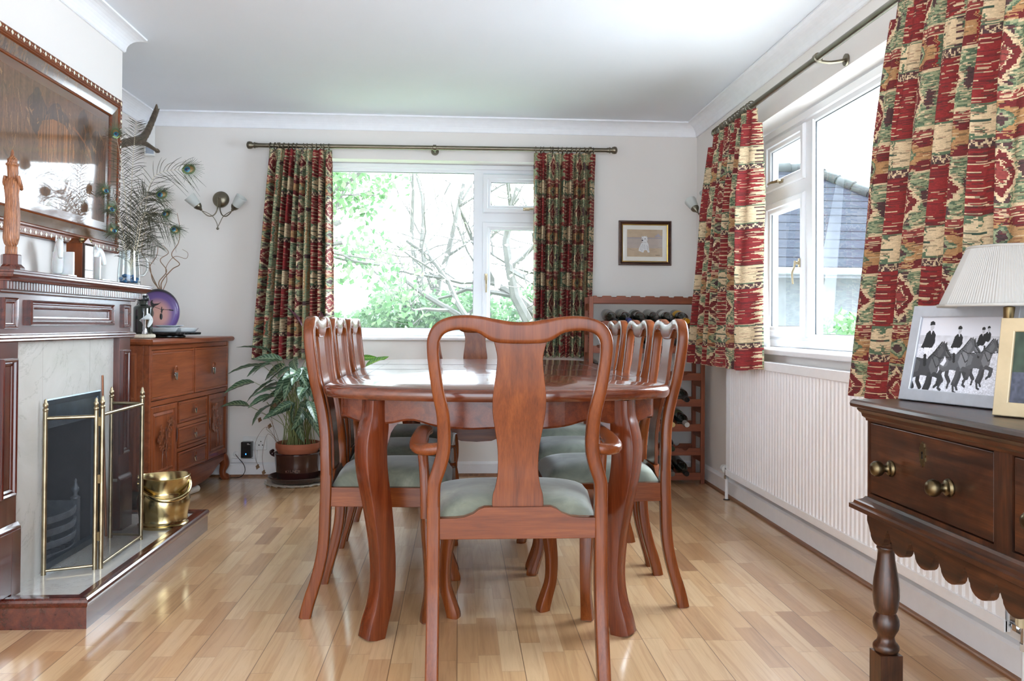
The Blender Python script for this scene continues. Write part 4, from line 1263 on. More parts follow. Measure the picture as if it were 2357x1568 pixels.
# ---------------------------------------------------------------- things on the mantel shelf
ZS = 1.105
t = thing('carved_statue', 'slender carved wooden robed figure on an eight-sided plinth on the mantel', 'statue', (-1.405, 2.685, ZS))
g = G()
oct_ = lambda r: [(-1.405 + r * math.cos(PI / 8 + PI / 4 * j), 2.685 + r * math.sin(PI / 8 + PI / 4 * j)) for j in range(8)]
R = [[(x, y, ZS + z) for x, y in oct_(r)] for r, z in ((.038, 0), (.038, .010), (.036, .014), (.030, .020), (.0285, .022), (.0285, .050), (.026, .053))]
g.rings(R, True, True, True, False).build('plinth', MD['z'], t)
q = N('carved_boxwood'); v = q.coord((20, 20, 6)); f = q.noise(v, 6, 5, .65); f2 = q.n('TexWave', wave_type='BANDS', bands_direction='X'); f2.inputs['Scale'].default_value = 22; f2.inputs['Distortion'].default_value = 6; q.l(q.coord((3, 3, .8)), f2.inputs['Vector'])
q.bump(q.math('ADD', f, f2.outputs['Fac']), .5, .004)
M_BOXW = q.set(Base_Color=q.mix(.35, q.ramp(f, [(.3, S(116, 68, 42)), (.6, S(166, 108, 70)), (.8, S(188, 132, 90))]), f2.outputs['Color'], 'MULTIPLY'), Roughness=.42)
G().lathe([(.016, .053), (.017, .055), (.017, .077), (.015, .079)], 24, (-1.405, 2.685, ZS)).build('collar', M_BOXW, t)
rows = [(.014, .078, 0), (.020, .088, 0), (.0235, .104, 0), (.024, .13, .001), (.0235, .17, .002), (.022, .20, .002), (.0205, .225, .001), (.0205, .245, -.002), (.0235, .262, 0), (.0225, .272, .001), (.0200, .282, -.001), (.0140, .290, -.001), (.0095, .297, 0), (.0085, .302, 0)]
R = []
for r, z, o in rows:
    R.append([(-1.405 + (r * (1 + .06 * math.sin(5 * th + 26 * z) + .03 * math.sin(11 * th))) * math.cos(th) * .92, 2.685 + o + r * (1 + .06 * math.sin(5 * th + 26 * z)) * math.sin(th), ZS + z) for th in np.linspace(0, 2 * PI, 41)[:-1]])
g = G().rings(R, True, True, True, True)
for q_ in (-1, 1):   # forearms folded towards the chest
    P = spl([(-1.405 + q_ * .018, 2.682, ZS + .300), (-1.405 + q_ * .024, 2.688, ZS + .275), (-1.400 + q_ * .014, 2.704, ZS + .262), (-1.398 + q_ * .004, 2.710, ZS + .285)], 5)
    g.tube(P, [.0065 - .0015 * i / len(P) for i in range(len(P))], 10)
g.build('robed_body', M_BOXW, t)
g = G()   # head with brow, nose and chin, tall crown
R = []
for z, rx, ry, o in ((.298, .010, .010, 0), (.305, .0125, .013, .002), (.312, .0145, .0155, .004), (.319, .015, .0160, .004), (.325, .0152, .0175, .004), (.330, .0152, .0158, .003), (.337, .0155, .0165, .002), (.344, .0160, .0165, .001), (.346, .0185, .0185, 0), (.351, .0185, .0185, 0), (.353, .0145, .0145, 0), (.361, .0140, .0140, 0), (.363, .0155, .0155, 0), (.367, .012, .012, 0), (.372, .007, .007, 0), (.38, .0045, .0045, 0), (.388, .0042, .0042, 0), (.396, .001, .001, 0)):
    R.append([(-1.405 + rx * math.cos(th), 2.685 + o + ry * math.sin(th), ZS + z - .012) for th in np.linspace(0, 2 * PI, 25)[:-1]])
g.rings(R, True, True, True, True)
g.build('crowned_head', M_BOXW, t)


def horse_head(g, O, dirv, k=1.0):
    """Bookend bust: neck rising from a block, arched crest, muzzle pointing along dirv (plan direction)."""
    d = Vector((*dirv, 0)).normalized(); sd = Vector((-d.y, d.x, 0)); O = Vector(O)
    rows = spl([(-.030, .012, .030, .018), (-.022, .035, .032, .019), (-.012, .062, .028, .018), (-.002, .086, .023, .0155), (.008, .104, .0195, .0135), (.020, .112, .0175, .0125), (.030, .102, .0155, .0115), (.037, .085, .0125, .0095), (.042, .068, .0105, .0085), (.044, .058, .0085, .0075)], 4)
    P = [O + d * (a * k) + Z_ * (z * k) for a, z, r1, r2 in rows]
    g.ribbon(P, [r[2] * k for r in rows], [r[3] * k for r in rows], sd, 16, 2.2)
    for s in (-1, 1):
        g.tube([O + d * .010 * k + sd * s * .008 * k + Z_ * .114 * k, O + d * .008 * k + sd * s * .010 * k + Z_ * .128 * k, O + d * .006 * k + sd * s * .010 * k + Z_ * .138 * k], [.0055 * k, .0045 * k, .001], 8)
    P = spl([O + d * -.046 * k + Z_ * .03 * k, O + d * -.036 * k + Z_ * .08 * k, O + d * -.012 * k + Z_ * .118 * k, O + d * .008 * k + Z_ * .128 * k], 4)
    g.ribbon(P, .006 * k, .005 * k, sd, 10, 2.2)
    return g


for k, (y, dv, nm) in enumerate(((3.035, (.55, -.83), 'pale stone horse-head bookend on the mantel left of the clock'), (3.315, (.6, .8), 'pale stone horse-head bookend on the mantel right of the clock'))):
    t = thing('horse_bookend', nm, 'bookend', (-1.42, y, ZS), 0, 'stone bookends on the mantel')
    s = -1 if k == 0 else 1
    g = horse_head(G(), (-1.425, y, ZS + .010), dv, .98)
    g.build('horse_head', M_ONYX, t, sub=1)
    G().box(-1.46, -1.375, y - .032, y + .032, ZS, ZS + .011).box(-1.46, -1.385, y - s * .030 - .005, y - s * .030 + .005, ZS, ZS + .095).build('base', M_ONYX, t, .002)

t = thing('mantel_clock', 'small wooden mantel clock with gabled glass front and brass balls', 'clock', (-1.43, 3.21, ZS))
M_CLK = MH['z']
cx0, cx1, cy0, cy1 = -1.462, -1.398, 3.170, 3.252
G().box(cx0, cx1 - .004, cy0, cy1, ZS, ZS + .136).build('case', M_CLK, t, .002)
g = G()
G().prism([(cy0, ZS + .136), (cy1, ZS + .136), ((cy0 + cy1) / 2, ZS + .160)], cx0 + .004, cx1 - .002, 'yz').build('pediment', M_CLK, t, .001)
G().frame((cx1 - .004, cy0, ZS), Y_, Z_, X_, cy1 - cy0, .138, [(0, 0), (0, .006), (.005, .008), (.009, .005), (.009, 0), (0, 0)]).box(cx1 - .004, cx1 + .002, cy0 + .006, cy1 - .006, ZS + .036, ZS + .040).build('door_frame', plain('ebonised_wood', S(52, 34, 26), .3), t)
g = G(); g.box(cx1 - .006, cx1 - .003, cy0 + .006, cy1 - .006, ZS + .006, ZS + .132); g.build('dial_plate', plain('pale_brass_dial', S(176, 168, 138), .25, .7), t)
Pm = Matrix.Translation((cx1 - .003, (cy0 + cy1) / 2, ZS + .085)) @ Matrix.Rotation(PI / 2, 4, 'Y')
G().lathe([(.026, 0), (.026, .002), (.031, .004), (.033, .002), (.033, 0)], 32, (0, 0, 0), Pm).build('bezel', M_BLACK, t)
g = G().box(cx1 - .0005, cx1 + .0005, -.001 + 3.211, .001 + 3.211, ZS + .085, ZS + .107).add([(cx1, 3.211, ZS + .0845), (cx1, 3.211, ZS + .0865), (cx1, 3.226, ZS + .0945), (cx1, 3.2275, ZS + .093)], [(0, 1, 2, 3)]); g.build('hands', M_BLACK, t)
G().box(cx1 + .001, cx1 + .002, cy0 + .009, cy1 - .009, ZS + .009, ZS + .129).build('glass', M_CLEAR, t)
g = G()
for y in (cy0 + .008, cy1 - .008): g.lathe([(.004, .138), (.004, .142), (.0085, .146), (.0095, .151), (.0075, .157), (.002, .160)], 14, (cx1 - .012, y, ZS))
g.build('ball_finial', M_BRASSD, t)

JX, JY = -1.392, 3.578
t = thing('glass_jug', 'clear glass jug holding peacock feathers at the end of the mantel', 'jug', (JX, JY, ZS))
jp = [(.0, .0), (.043, 0), (.0455, .003), (.046, .02), (.0445, .06), (.041, .10), (.039, .13), (.040, .143), (.0385, .144), (.0375, .13), (.0395, .10), (.043, .06), (.0442, .02), (.042, .006), (0, .006)]
G().lathe(jp, 36, (JX, JY, ZS)).build('body', M_CLEAR, t)
P = spl([(JX + .026, JY + .030, ZS + .118), (JX + .040, JY + .046, ZS + .124), (JX + .052, JY + .060, ZS + .105), (JX + .052, JY + .060, ZS + .07), (JX + .042, JY + .048, ZS + .045), (JX + .030, JY + .034, ZS + .042)], 6)
G().tube(P, .0058, 10).build('handle', M_CLEAR, t)
q = N('blue_glass'); M_BLUE = q.set(Base_Color=(.06, .26, .55, 1), Roughness=.06, Transmission_Weight=.45, IOR=1.3)
rs = np.random.RandomState(11); pb = None
for i in range(34):
    r = .034 * math.sqrt(rs.rand()); a = rs.rand() * 2 * PI; c = (JX + r * math.cos(a), JY + r * math.sin(a), ZS + .014 + .0115 * (i // 12) + .002 * rs.rand())
    if pb is None: pb = G().ball((0, 0, 0), .0088, 12, 8, (1, 1, .75)).build('glass_pebble', M_BLUE); tag(pb, 'blue glass pebble in the bottom of the feather jug', 'pebble', 'blue pebbles in the jug'); pb.location = c
    else: o = dup(pb, c)

# --- peacock feathers
M_SHAFT = plain('feather_quill', S(206, 196, 170), .5); M_BARB = plain('feather_barb', S(62, 62, 46), .45, .1, .35, 60); M_BARBG = plain('green_barb', S(58, 78, 52), .35, .3, .3, 60)
M_E = [plain('eye_green', S(84, 116, 66), .3, .4), plain('eye_bronze', S(108, 86, 46), .3, .5), plain('eye_teal', S(28, 92, 104), .3, .4), plain('eye_blue', S(22, 26, 62), .3, .3)]


def feather(label, P, eye=True, nb=30, es=1.0, facing=(.35, -.93, .12), blen=.085, group='peacock feathers in the jug', seed=0):
    rs = np.random.RandomState(seed)
    P = spl(P, 12); L = len(P); T = np.gradient(P, axis=0); T /= np.linalg.norm(T, axis=1)[:, None]
    t = thing('peacock_feather', label, 'feather', P[0], 0, group)
    G().tube(P, [.0016 * (1 - .75 * i / L) for i in range(L)], 6).build('quill', M_SHAFT, t)
    f = Vector(facing).normalized(); g = G()
    for i in range(nb):
        k = .22 + .78 * (i / nb) ** .9
        x = k * (L - 1); j = min(int(x), L - 2); p = Vector(P[j] + (P[j + 1] - P[j]) * (x - j)); d = Vector(T[j]); sd = d.cross(f).normalized()
        ln = blen * (.75 + .5 * rs.rand()) * (1.1 - .45 * k)
        for s in (-1, 1):
            b = sd * s + d * (.55 + .5 * rs.rand()) + f * (rs.rand() - .5) * .8
            b.normalize(); curl = rs.rand() * .5 + .2
            pts = [p + b * (ln * u) + (d * (.25 * ln * u * u) + Vector((0, 0, -1)) * (ln * curl * u * u)) for u in (0, .25, .5, .75, 1)]
            g.tube(pts, [.0009, .0012, .0013, .0010, .0004], 3, cap=False)
    g.build('barbs', M_BARB, t)
    if eye:
        p = Vector(P[-1]); d = Vector(T[-1]); sd = d.cross(f).normalized(); nn = sd.cross(d).normalized()
        if nn.dot(f) < 0: nn = -nn
        gb = G()
        for i in range(30):
            a = PI * (i / 29) * 1.5 - .75 * PI
            b = d * math.cos(a) + sd * math.sin(a)
            pts = [p + b * (.010 * es), p + b * (.024 * es) + d * .004, p + b * (.040 * es * (.8 + .4 * rs.rand())) + d * .008 - Z_ * .006]
            gb.tube(pts, [.0011, .0011, .0004], 3, cap=False)
        gb.build('fringe', M_BARBG, t)
        for q, (a, b, o) in enumerate(((.021, .017, 0), (.0175, .0138, .001), (.0115, .0098, -.003), (.0068, .0058, -.004))):
            gg = G(); n = 28; c = p + nn * (.0008 + .0012 * q) + d * (o * es)
            pt = lambda r: [tuple(c + d * (a * r * es * math.cos(2 * PI * j / n)) + sd * (b * r * es * math.sin(2 * PI * j / n)) - nn * (.0025 * r * r)) for j in range(n)]
            gg.rings([pt(1), pt(.6), pt(.2)], True, False, True, True)
            gg.build(['eye_rim', 'eye_ring', 'eye_disc', 'eye_centre'][q], M_E[q], t, fix=False)
    return t


J0 = (JX, JY, ZS + .03)
def fe(label, dx, dy, dz, bend, **k):
    b = Vector((JX, JY, ZS + .05)); e = Vector((JX + dx, JY + dy, ZS + dz))
    m = Vector((JX + dx * .22, JY + dy * .18, ZS + .05 + (dz - .05) * .45)); m2 = Vector((JX + dx * .55 + bend[0], JY + dy * .5 + bend[1], ZS + .05 + (dz - .05) * .78 + bend[2]))
    return feather(label, [tuple(b), tuple(m), tuple(m2), tuple(e)], **k)


fe('peacock feather with its eye held high in front of the picture frame', -.048, -.03, .635, (.0, -.01, .0), seed=1, es=1.05, blen=.07)
fe('peacock feather arching far right with the largest eye nearest the wall light', .232, .03, .50, (-.035, 0, .06), seed=2, es=1.3, blen=.125, nb=24)
fe('peacock feather with a broad eye below the long arching one', .130, .0, .385, (-.02, 0, .045), seed=3, es=1.15, blen=.10)
fe('peacock feather with a small dark eye halfway down the right of the bunch', .155, -.02, .30, (-.02, 0, .05), seed=4, es=.85, blen=.08)
fe('peacock feather with the lowest eye hanging at the right of the bunch', .180, .02, .238, (-.02, 0, .075), seed=5, es=.95, blen=.085)
fe('peacock feather leaning left with its eye across the bottom right of the picture', -.055, -.05, .315, (0, -.01, .02), seed=6, es=1.0, blen=.05)
fe('peacock feather leaning left with its dark eye highest across the white picture glare', -.075, -.06, .39, (.0, -.01, .03), seed=7, es=.9, blen=.05)
fe('short peacock feather leaning left just above the jug rim', -.045, -.05, .225, (0, -.01, .02), seed=8, es=.9, blen=.05)
fe('plain peacock plume standing tallest and upright along the edge of the frame', .012, .03, .70, (.0, .0, 0), seed=9, eye=False, blen=.07, nb=42)
fe('plain peacock plume fanning right low in the bunch', .10, -.02, .29, (0, 0, .06), seed=10, eye=False, blen=.09)
fe('bushy plain peacock plume in the middle of the bunch', .06, .02, .40, (0, 0, .02), seed=12, eye=False, blen=.10, nb=34)
fe('drooping plain peacock plume over the jug handle', .10, .03, .165, (0, 0, .08), seed=13, eye=False, blen=.06)

# ---------------------------------------------------------------- carved rosewood cabinet
t = thing('cabinet', 'carved rosewood cabinet with drawers and blossom doors in the alcove corner', 'cabinet', (-1.485, 4.08, 0), math.atan2(.9968, .0797))
CW, CD, CH = 1.055, .425, .868
kw = dict(world=False)
g = G().box(.012, CW - .012, .02, CD, .13, .838).box(0, .02, .0, .03, .15, .838).box(CW - .02, CW, 0, .03, .15, .838)
g.box(.012, CW - .012, .004, .03, .812, .838).box(.012, CW - .012, .004, .03, .536, .562).box(.325, .336, .004, .03, .15, .54).box(.729, .740, .004, .03, .15, .54).box(.536, .543, .004, .03, .56, .815).box(.012, CW - .012, .004, .03, .145, .160)
for z in (.405, .279): g.box(.334, .731, .004, .03, z - .010, z + .012)
g.box(0, .012, .03, CD, .15, .838).box(CW - .012, CW, .03, CD, .15, .838)
body = g.build('body', RW['x'], t, .0025, 2, **kw)
for z0, z1 in ((.18, .53), (.57, .80)):
    G().frame((0, CD - .03, z0), -X_ if False else Vector((0, -1, 0)), Z_, Vector((-1, 0, 0)), CD - .09, z1 - z0, [(0, 0), (.0, .006), (.010, .008), (.022, .002), (.03, .0015)], True).build('side_panel', RW['z'], body, **kw)
R = []
for d, z in ((.012, .838), (.004, .842), (0, .853), (.004, .864), (.012, .868)):
    R.append([(-.028 + d, -.028 + d, z), (CW + .028 - d, -.028 + d, z), (CW + .028 - d, CD + .01, z), (-.028 + d, CD + .01, z)])
G().rings(R, True, True, True, False).build('top', RW['x'], t, .002, **kw)


def ring_pull(par, x, z, s=1.0):
    """Oval recessed pull: oval rim above, chrome drop below."""
    M = Matrix.Translation((x, -.0115, z))
    P = [(M @ Vector((.014 * s * math.cos(a), -.002, .020 * s * math.sin(a) + .012 * s))) for a in np.linspace(-.1, PI + .1, 15)]
    g = G().tube(P, .0028 * s, 8); g.tube([M @ Vector((-.0165 * s, -.003, .010 * s)), M @ Vector((.0165 * s, -.003, .010 * s))], .0028 * s, 8)
    g.build('handle', RW['z'], par, **kw)
    g = G(); R = []
    for k, w in ((0, .014), (.006, .015), (.016, .0125), (.026, .007), (.030, .002)):
        R.append([tuple(M @ Vector((w * s * math.cos(a), -.003 - .005 * s * math.sin(a), .006 * s - k * s))) for a in np.linspace(0, 2 * PI, 17)[:-1]])
    g.rings(R); g.build('drop', M_CHROME, par, **kw)


fd = [(0, 0), (0, .008), (.004, .011), (.010, .011), (.014, .006), (.018, .0075), (.021, .0075)]


def front(nm, x0, x1, z0, z1):
    return G().frame((x0, .008, z0), X_, Z_, Vector((0, -1, 0)), x1 - x0, z1 - z0, fd, True).build(nm, RW['x'], t, **kw)


for x0, x1, hx in ((.016, .534, .272), (.545, 1.042, .790)):
    d = front('door', x0, x1, .565, .810); ring_pull(d, hx, .684, 1.25)
for z0, z1 in ((.420, .532), (.294, .394), (.164, .266)):
    d = front('drawer', .338, .727, z0, z1); ring_pull(d, .533, (z0 + z1) / 2 + .002, .95)


def blossom(par, x0, z0, w, h, seed):
    """Carved plum branch in relief."""
    rs = np.random.RandomState(seed); g = G(); y = -.004
    def br(p, a, L, r, d):
        P = [p]; n = 5
        for i in range(n):
            a += rs.randn() * .16
            q_ = (min(max(P[-1][0] + math.sin(a) * L / n, x0), x0 + w), min(max(P[-1][1] + math.cos(a) * L / n, z0), z0 + h))
            P.append(q_)
        g.tube([(px, y - .003, pz) for px, pz in P], [r * (1 - .12 * i) for i in range(n + 1)], 6)
        if d:
            for i in range(2, n + 1):
                if rs.rand() < .8: br(P[i], a + rs.choice([-1, 1]) * (.35 + .35 * rs.rand()), L * .42, r * .65, d - 1)
        for px, pz in P[2:]:
            if d < 2 and rs.rand() < .75:
                cx, cz = px + rs.randn() * .006, pz + rs.randn() * .006
                for k in range(5):
                    b = 2 * PI * k / 5
                    g.ball((cx + .0032 * math.cos(b), y - .003, cz + .0032 * math.sin(b)), .0025, 6, 4, (1, .8, 1))
    br((x0 + w * .60, z0), -.10, h * .85, .0036, 3)
    br((x0 + w * .32, z0), .06, h * .6, .0026, 2)
    return g.build('carved_blossom', wood('carved_relief', S(104, 50, 28), S(128, 68, 40), S(148, 84, 52), 'z', .2, .5), par, **kw)


for x0, x1, hx, sd in ((.016, .322, .306, 21), (.743, 1.042, .757, 34)):
    d = G().frame((x0, .008, .164), X_, Z_, Vector((0, -1, 0)), x1 - x0, .37, [(0, 0), (0, .008), (.003, .010), (.026, .010), (.030, .004), (.034, .002), (.046, .007), (.050, .005), (.052, .004)], True).build('door', RW['z'], t, **kw)
    blossom(d, x0 + .06, .225, x1 - x0 - .12, .235, sd)
    P = [(hx + .004 * (1 if hx < .5 else -1) * math.sin(PI * k / 8), -.006, .33 + .075 * k / 8) for k in range(9)]
    G().tube(P, [.0015 + .003 * math.sin(PI * k / 8) for k in range(9)], 8).build('handle', MD['z'], d, **kw)
ap_ = [(.03, .155)] + [(x, z) for x, z in spl([(.03, .125), (.10, .118), (.16, .102), (.24, .072), (.34, .054), (.53, .048), (.72, .054), (.82, .072), (.90, .102), (.96, .118), (1.025, .125)], 4)] + [(1.025, .155)]
G().prism(ap_, .004, .022, 'xz').build('apron', RW['x'], t, .001, **kw)
for x in (.022, CW - .022):
    for y in (.022, CD - .03):
        sx_ = -1 if x < .5 else 1; sy_ = -1 if y < .2 else .4
        P = spl([(x - sx_ * .004, y, .158, .022), (x + sx_ * .006, y + sy_ * .006, .12, .027), (x + sx_ * .010, y + sy_ * .010, .09, .026), (x + sx_ * .002, y + sy_ * .002, .055, .019), (x + sx_ * .004, y + sy_ * .004, .028, .019), (x + sx_ * .016, y + sy_ * .016, .010, .023), (x + sx_ * .018, y + sy_ * .018, 0, .021)], 5)
        rr = [p[3] for p in P]
        G().ribbon([p[:3] for p in P], rr, rr, (0, 1, 0), 14, 3).build('foot', RW['z'], t, **kw)
ZT = CH

# --- things standing on the cabinet
t = thing('disc_vase', 'round flat purple vase with black rim and grape motif behind the turntable', 'vase', (-1.66, 4.62, ZT))
M = Matrix.Translation((-1.635, 4.60, ZT)) @ Matrix.Rotation(.12, 4, 'Z')
R_ = .113
q = N('purple_glaze'); v = q.n('TexCoord'); mp = q.n('Mapping'); mp.inputs['Location'].default_value = (-.01, 0, -.125); q.l(v.outputs['Object'], mp.inputs[0])
sx = q.n('SeparateXYZ'); q.l(mp.outputs[0], sx.inputs[0])
rr = q.math('SQRT', q.math('ADD', q.math('POWER', sx.outputs[0], 2), q.math('POWER', q.math('MULTIPLY', sx.outputs[2], .88), 2)))
M_PURP = q.set(Base_Color=q.ramp(q.math('DIVIDE', rr, .13), [(.0, S(196, 150, 134)), (.38, S(182, 136, 132)), (.62, S(96, 74, 130)), (.80, S(84, 62, 112)), (.86, S(26, 24, 26))]), Roughness=.3)
g = G(); R = []
for k in range(-8, 9):
    a = PI / 2 * k / 8; rad = R_ * (.80 + .20 * math.cos(a)); yy = .034 * math.sin(a)
    R.append([(rad * math.cos(b), yy, .137 + rad * 1.12 * math.sin(b)) for b in np.linspace(0, 2 * PI, 49)[:-1]])
g.rings(R, True, True, True, True, M)
g.v = [(x, y, max(z, ZT + .008)) for x, y, z in g.v]
t.location = M.translation; t.rotation_euler = (0, 0, 0)
g.build('body', M_PURP, t)
G().lathe([(.045, 0), (.047, .004), (.040, .012)], 28, (0, 0, 0), M @ Matrix.Scale(.6, 4, (0, 1, 0))).build('foot', M_BLACK, t)
g = G()
mo_ = lambda P: g.prism(P, -.0362, -.034, 'xz', M)
mo_([(-.030, .186), (-.024, .200), (-.016, .199), (-.020, .190), (-.012, .181), (.012, .183), (.026, .190), (.010, .176), (-.008, .168), (-.018, .150), (-.024, .166)])
g.tube([M @ Vector((-.03, -.0345, .175)), M @ Vector((.0, -.0348, .160)), M @ Vector((.028, -.0348, .150)), M @ Vector((.07, -.0345, .149))], .0012, 6)
mo_([(.024, .138), (.027, .165), (.030, .165), (.031, .150), (.041, .156), (.033, .145), (.030, .128)])
g.ball((0, 0, 0), .018, 14, 8, (.55, .10, 1.3), M @ Matrix.Translation((-.022, -.035, .128))); g.ball((0, 0, 0), .012, 14, 8, (.6, .12, 1.5), M @ Matrix.Translation((.026, -.035, .112)))
g.tube([M @ Vector((.066, -.0345, .149)), M @ Vector((.088, -.033, .146))], .003, 8); g.build('grape_motif', plain('dark_motif', S(30, 30, 32), .4), t)
tw = [((-1.62, 4.60), [(-.01, .0, .30), (.03, .0, .36), (-.005, .0, .42), (.035, .01, .46), (.01, 0, .50)], 'curly twig in the purple vase curving under the lowest feather'),
      ((-1.615, 4.60), [(.0, 0, .30), (.05, .01, .37), (.09, .01, .40), (.05, 0, .45), (.08, .02, .52), (.085, .02, .60), (.07, .02, .68)], 'tallest curly twig in the purple vase with a hooked loop at its side'),
      ((-1.63, 4.60), [(-.03, 0, .32), (-.05, 0, .38), (-.015, 0, .44), (-.01, .01, .50)], 'curly twig at the left of the bunch in the purple vase'),
      ((-1.625, 4.605), [(-.04, 0, .31), (-.06, 0, .40), (-.10, 0, .46), (-.09, 0, .54)], 'leftmost curly twig from the purple vase nearly behind the glass jug'),
      ((-1.61, 4.605), [(.02, 0, .31), (.015, 0, .38), (.06, .0, .44), (.12, 0, .43), (.13, 0, .46), (.10, 0, .48)], 'thin pale curly twig from the purple vase bending furthest right')]
M_TWIG = plain('brown_twig', S(128, 98, 72), .6, 0, .25, 30)
for (bx, by), P, lb in tw:
    P = spl([(bx, by, ZT + .17), (bx, by, ZT + .25)] + [(bx + x, by + y, ZT + z) for x, y, z in P], 8)
    r0_ = .0022 if 'thin' in lb else .0034
    tag(G().tube(P, [r0_ * (1 - .6 * i / len(P)) for i in range(len(P))], 7).build('curly_twig', M_TWIG), lb, 'twig', 'twigs in the purple vase')
tag(G().lathe([(.060, 0), (.069, .004), (.071, .011), (.069, .019), (.063, .022), (0, .022)], 36, (-1.585, 4.225, ZT)).build('stone_board', plain('speckled_stone', S(196, 186, 166), .5, 0, .15, 120)), 'round beige stone board under the dark bottle', 'board')
t = thing('spirit_bottle', 'dark squat apothecary bottle with pale diamond label on the stone board', 'bottle', (-1.578, 4.24, ZT + .0222))
B_ = (-1.578, 4.24, ZT + .0222)
G().lathe([(0, .0), (.042, 0), (.045, .003), (.0455, .008), (.0455, .128), (.044, .134), (.036, .141), (.024, .146), (.022, .150), (.0225, .168), (.021, .172), (0, .172)], 40, B_).build('body', M_BOTTLE, t)
G().lathe([(.0245, .166), (.026, .169), (.026, .188), (.022, .192), (0, .193)], 28, B_).build('collar', plain('black_collar', S(24, 26, 30), .3, .3), t)
g = G().lathe([(.010, .193), (.010, .206), (.008, .209), (0, .209)], 16, (B_[0] + .004, B_[1], B_[2])); g.build('stopper', M_WPLAS, t)
g = G()
for s in (-1, 1): g.tube(spl([(B_[0] + s * .011, B_[1], B_[2] + .204), (B_[0] + s * .024, B_[1], B_[2] + .19), (B_[0] + s * .030, B_[1], B_[2] + .165), (B_[0] + s * .026, B_[1], B_[2] + .152)], 4), .0014, 6)
g.build('clip_wire', M_CHROME, t)
# diamond label wrapped round the glass, facing the room
th0 = -.62; rl = .0459
g = G(); rows = []
for u in np.linspace(-1, 1, 21):
    hgt = (1 - abs(u)) * .036
    th = th0 + u * 1.0
    rows.append([(B_[0] + rl * math.cos(th), B_[1] + rl * math.sin(th), B_[2] + .068 + hgt * k) for k in np.linspace(-1, 1, 9)])
lab = g.grid(rows).build('label', plain('pale_label', S(198, 202, 202), .5, 0, .02), t, fix=False)


def glyphs(txt, w, h, place, m, parent, name='lettering', lw=.14, world=True):
    """Block serif lettering from strokes; place(x, y) -> point on the surface."""
    D = {'H': ['0,0 0,1', '1,0 1,1', '0,.5 1,.5'], 'E': ['0,0 0,1', '0,1 1,1', '0,0 1,0', '0,.5 .8,.5'], 'N': ['0,0 0,1', '0,1 1,0', '1,0 1,1'], 'D': ['0,0 0,1', '0,1 .6,1 1,.7 1,.3 .6,0 0,0'], 'R': ['0,0 0,1', '0,1 .8,1 1,.75 .8,.5 0,.5', '.4,.5 1,0'],
         'K': ['0,0 0,1', '0,.45 1,1', '.3,.6 1,0'], 'I': ['.5,0 .5,1'], 'L': ['0,1 0,0', '0,0 1,0'], '1': ['.5,0 .5,1', '.2,.8 .5,1'], '6': ['.9,1 .3,.8 0,.4 .3,0 .8,0 1,.3 .7,.55 .1,.45']}
    g = G(); x = 0
    for ch in txt:
        for s in D.get(ch, []):
            P = [tuple(float(a) for a in p.split(',')) for p in s.split()]
            for (a, b), (c, d) in zip(P[:-1], P[1:]):
                L = math.hypot(c - a, d - b) + 1e-6; nx, ny = -(d - b) / L * lw / 2, (c - a) / L * lw / 2
                K = 4; pts = []
                for k in range(K + 1):
                    px, py = a + (c - a) * k / K, b + (d - b) * k / K
                    pts.append([place((x + (px + nx) * w), (py + ny) * h), place((x + (px - nx) * w), (py - ny) * h)])
                g.grid(pts, False)
        x += w * 1.35
    return g.build(name, m, parent, world=world, fix=False)


M_INK = plain('ink', S(44, 44, 48), .6)
pl_ = lambda x, y: (B_[0] + (rl + .0004) * math.cos(th0 - .72 + x / rl), B_[1] + (rl + .0004) * math.sin(th0 - .72 + x / rl), B_[2] + .066 + y)
glyphs('HENDRICK', .0055, .010, lambda x, y: pl_(x + .0, y), M_INK, lab)
t = thing('jigger', 'polished steel double cocktail jigger beside the dark bottle', 'jigger', (-1.548, 4.188, ZT + .0222))
G().lathe([(.016, 0), (.0165, .001), (.008, .026), (.008, .029), (.0195, .072), (.019, .072), (.007, .031), (0, .031)], 28, (-1.548, 4.188, ZT + .0222)).build('cup', M_CHROME, t)
t = thing('slim_carton', 'slim pink and lilac carton tucked behind the fireplace frieze end', 'carton', (-1.68, 4.17, ZT)); G().box(-1.72, -1.632, 4.15, 4.176, ZT, ZT + .155).build('carton', plain('pink_card', S(186, 150, 172), .6), t, .001); G().box(-1.7205, -1.6315, 4.1495, 4.1765, ZT + .1, ZT + .118).build('band', plain('teal_band', S(40, 70, 90), .5), t)
TX, TY = -1.468, 4.56
TXc, TYc = -1.600, 4.52
t = thing('turntable', 'black ridged lazy-susan turntable on the cabinet', 'turntable', (TXc, TYc, ZT))
TX, TY = TXc + .055, TYc + .0
t.location = (TX, TY, ZT)
G().lathe([(0, 0), (.078, 0), (.083, .004), (.083, .010), (.07, .015), (.03, .017), (0, .017)], 40, (TX, TY, ZT)).build('base', M_BLACK, t)
g = G(); R = []
for z, r0_ in ((.017, .150), (.018, .156), (.028, .158), (.030, .152)):
    R.append([(TX + (r0_ + .0018 * math.cos(52 * a)) * math.cos(a), TY + (r0_ + .0018 * math.cos(52 * a)) * math.sin(a), ZT + z) for a in np.linspace(0, 2 * PI, 313)[:-1]])
g.rings(R, True, True, True, False).build('plate', M_BLACK, t)
M_PORC = plain('white_porcelain', S(222, 228, 232), .12, 0, .03, 8, .4)
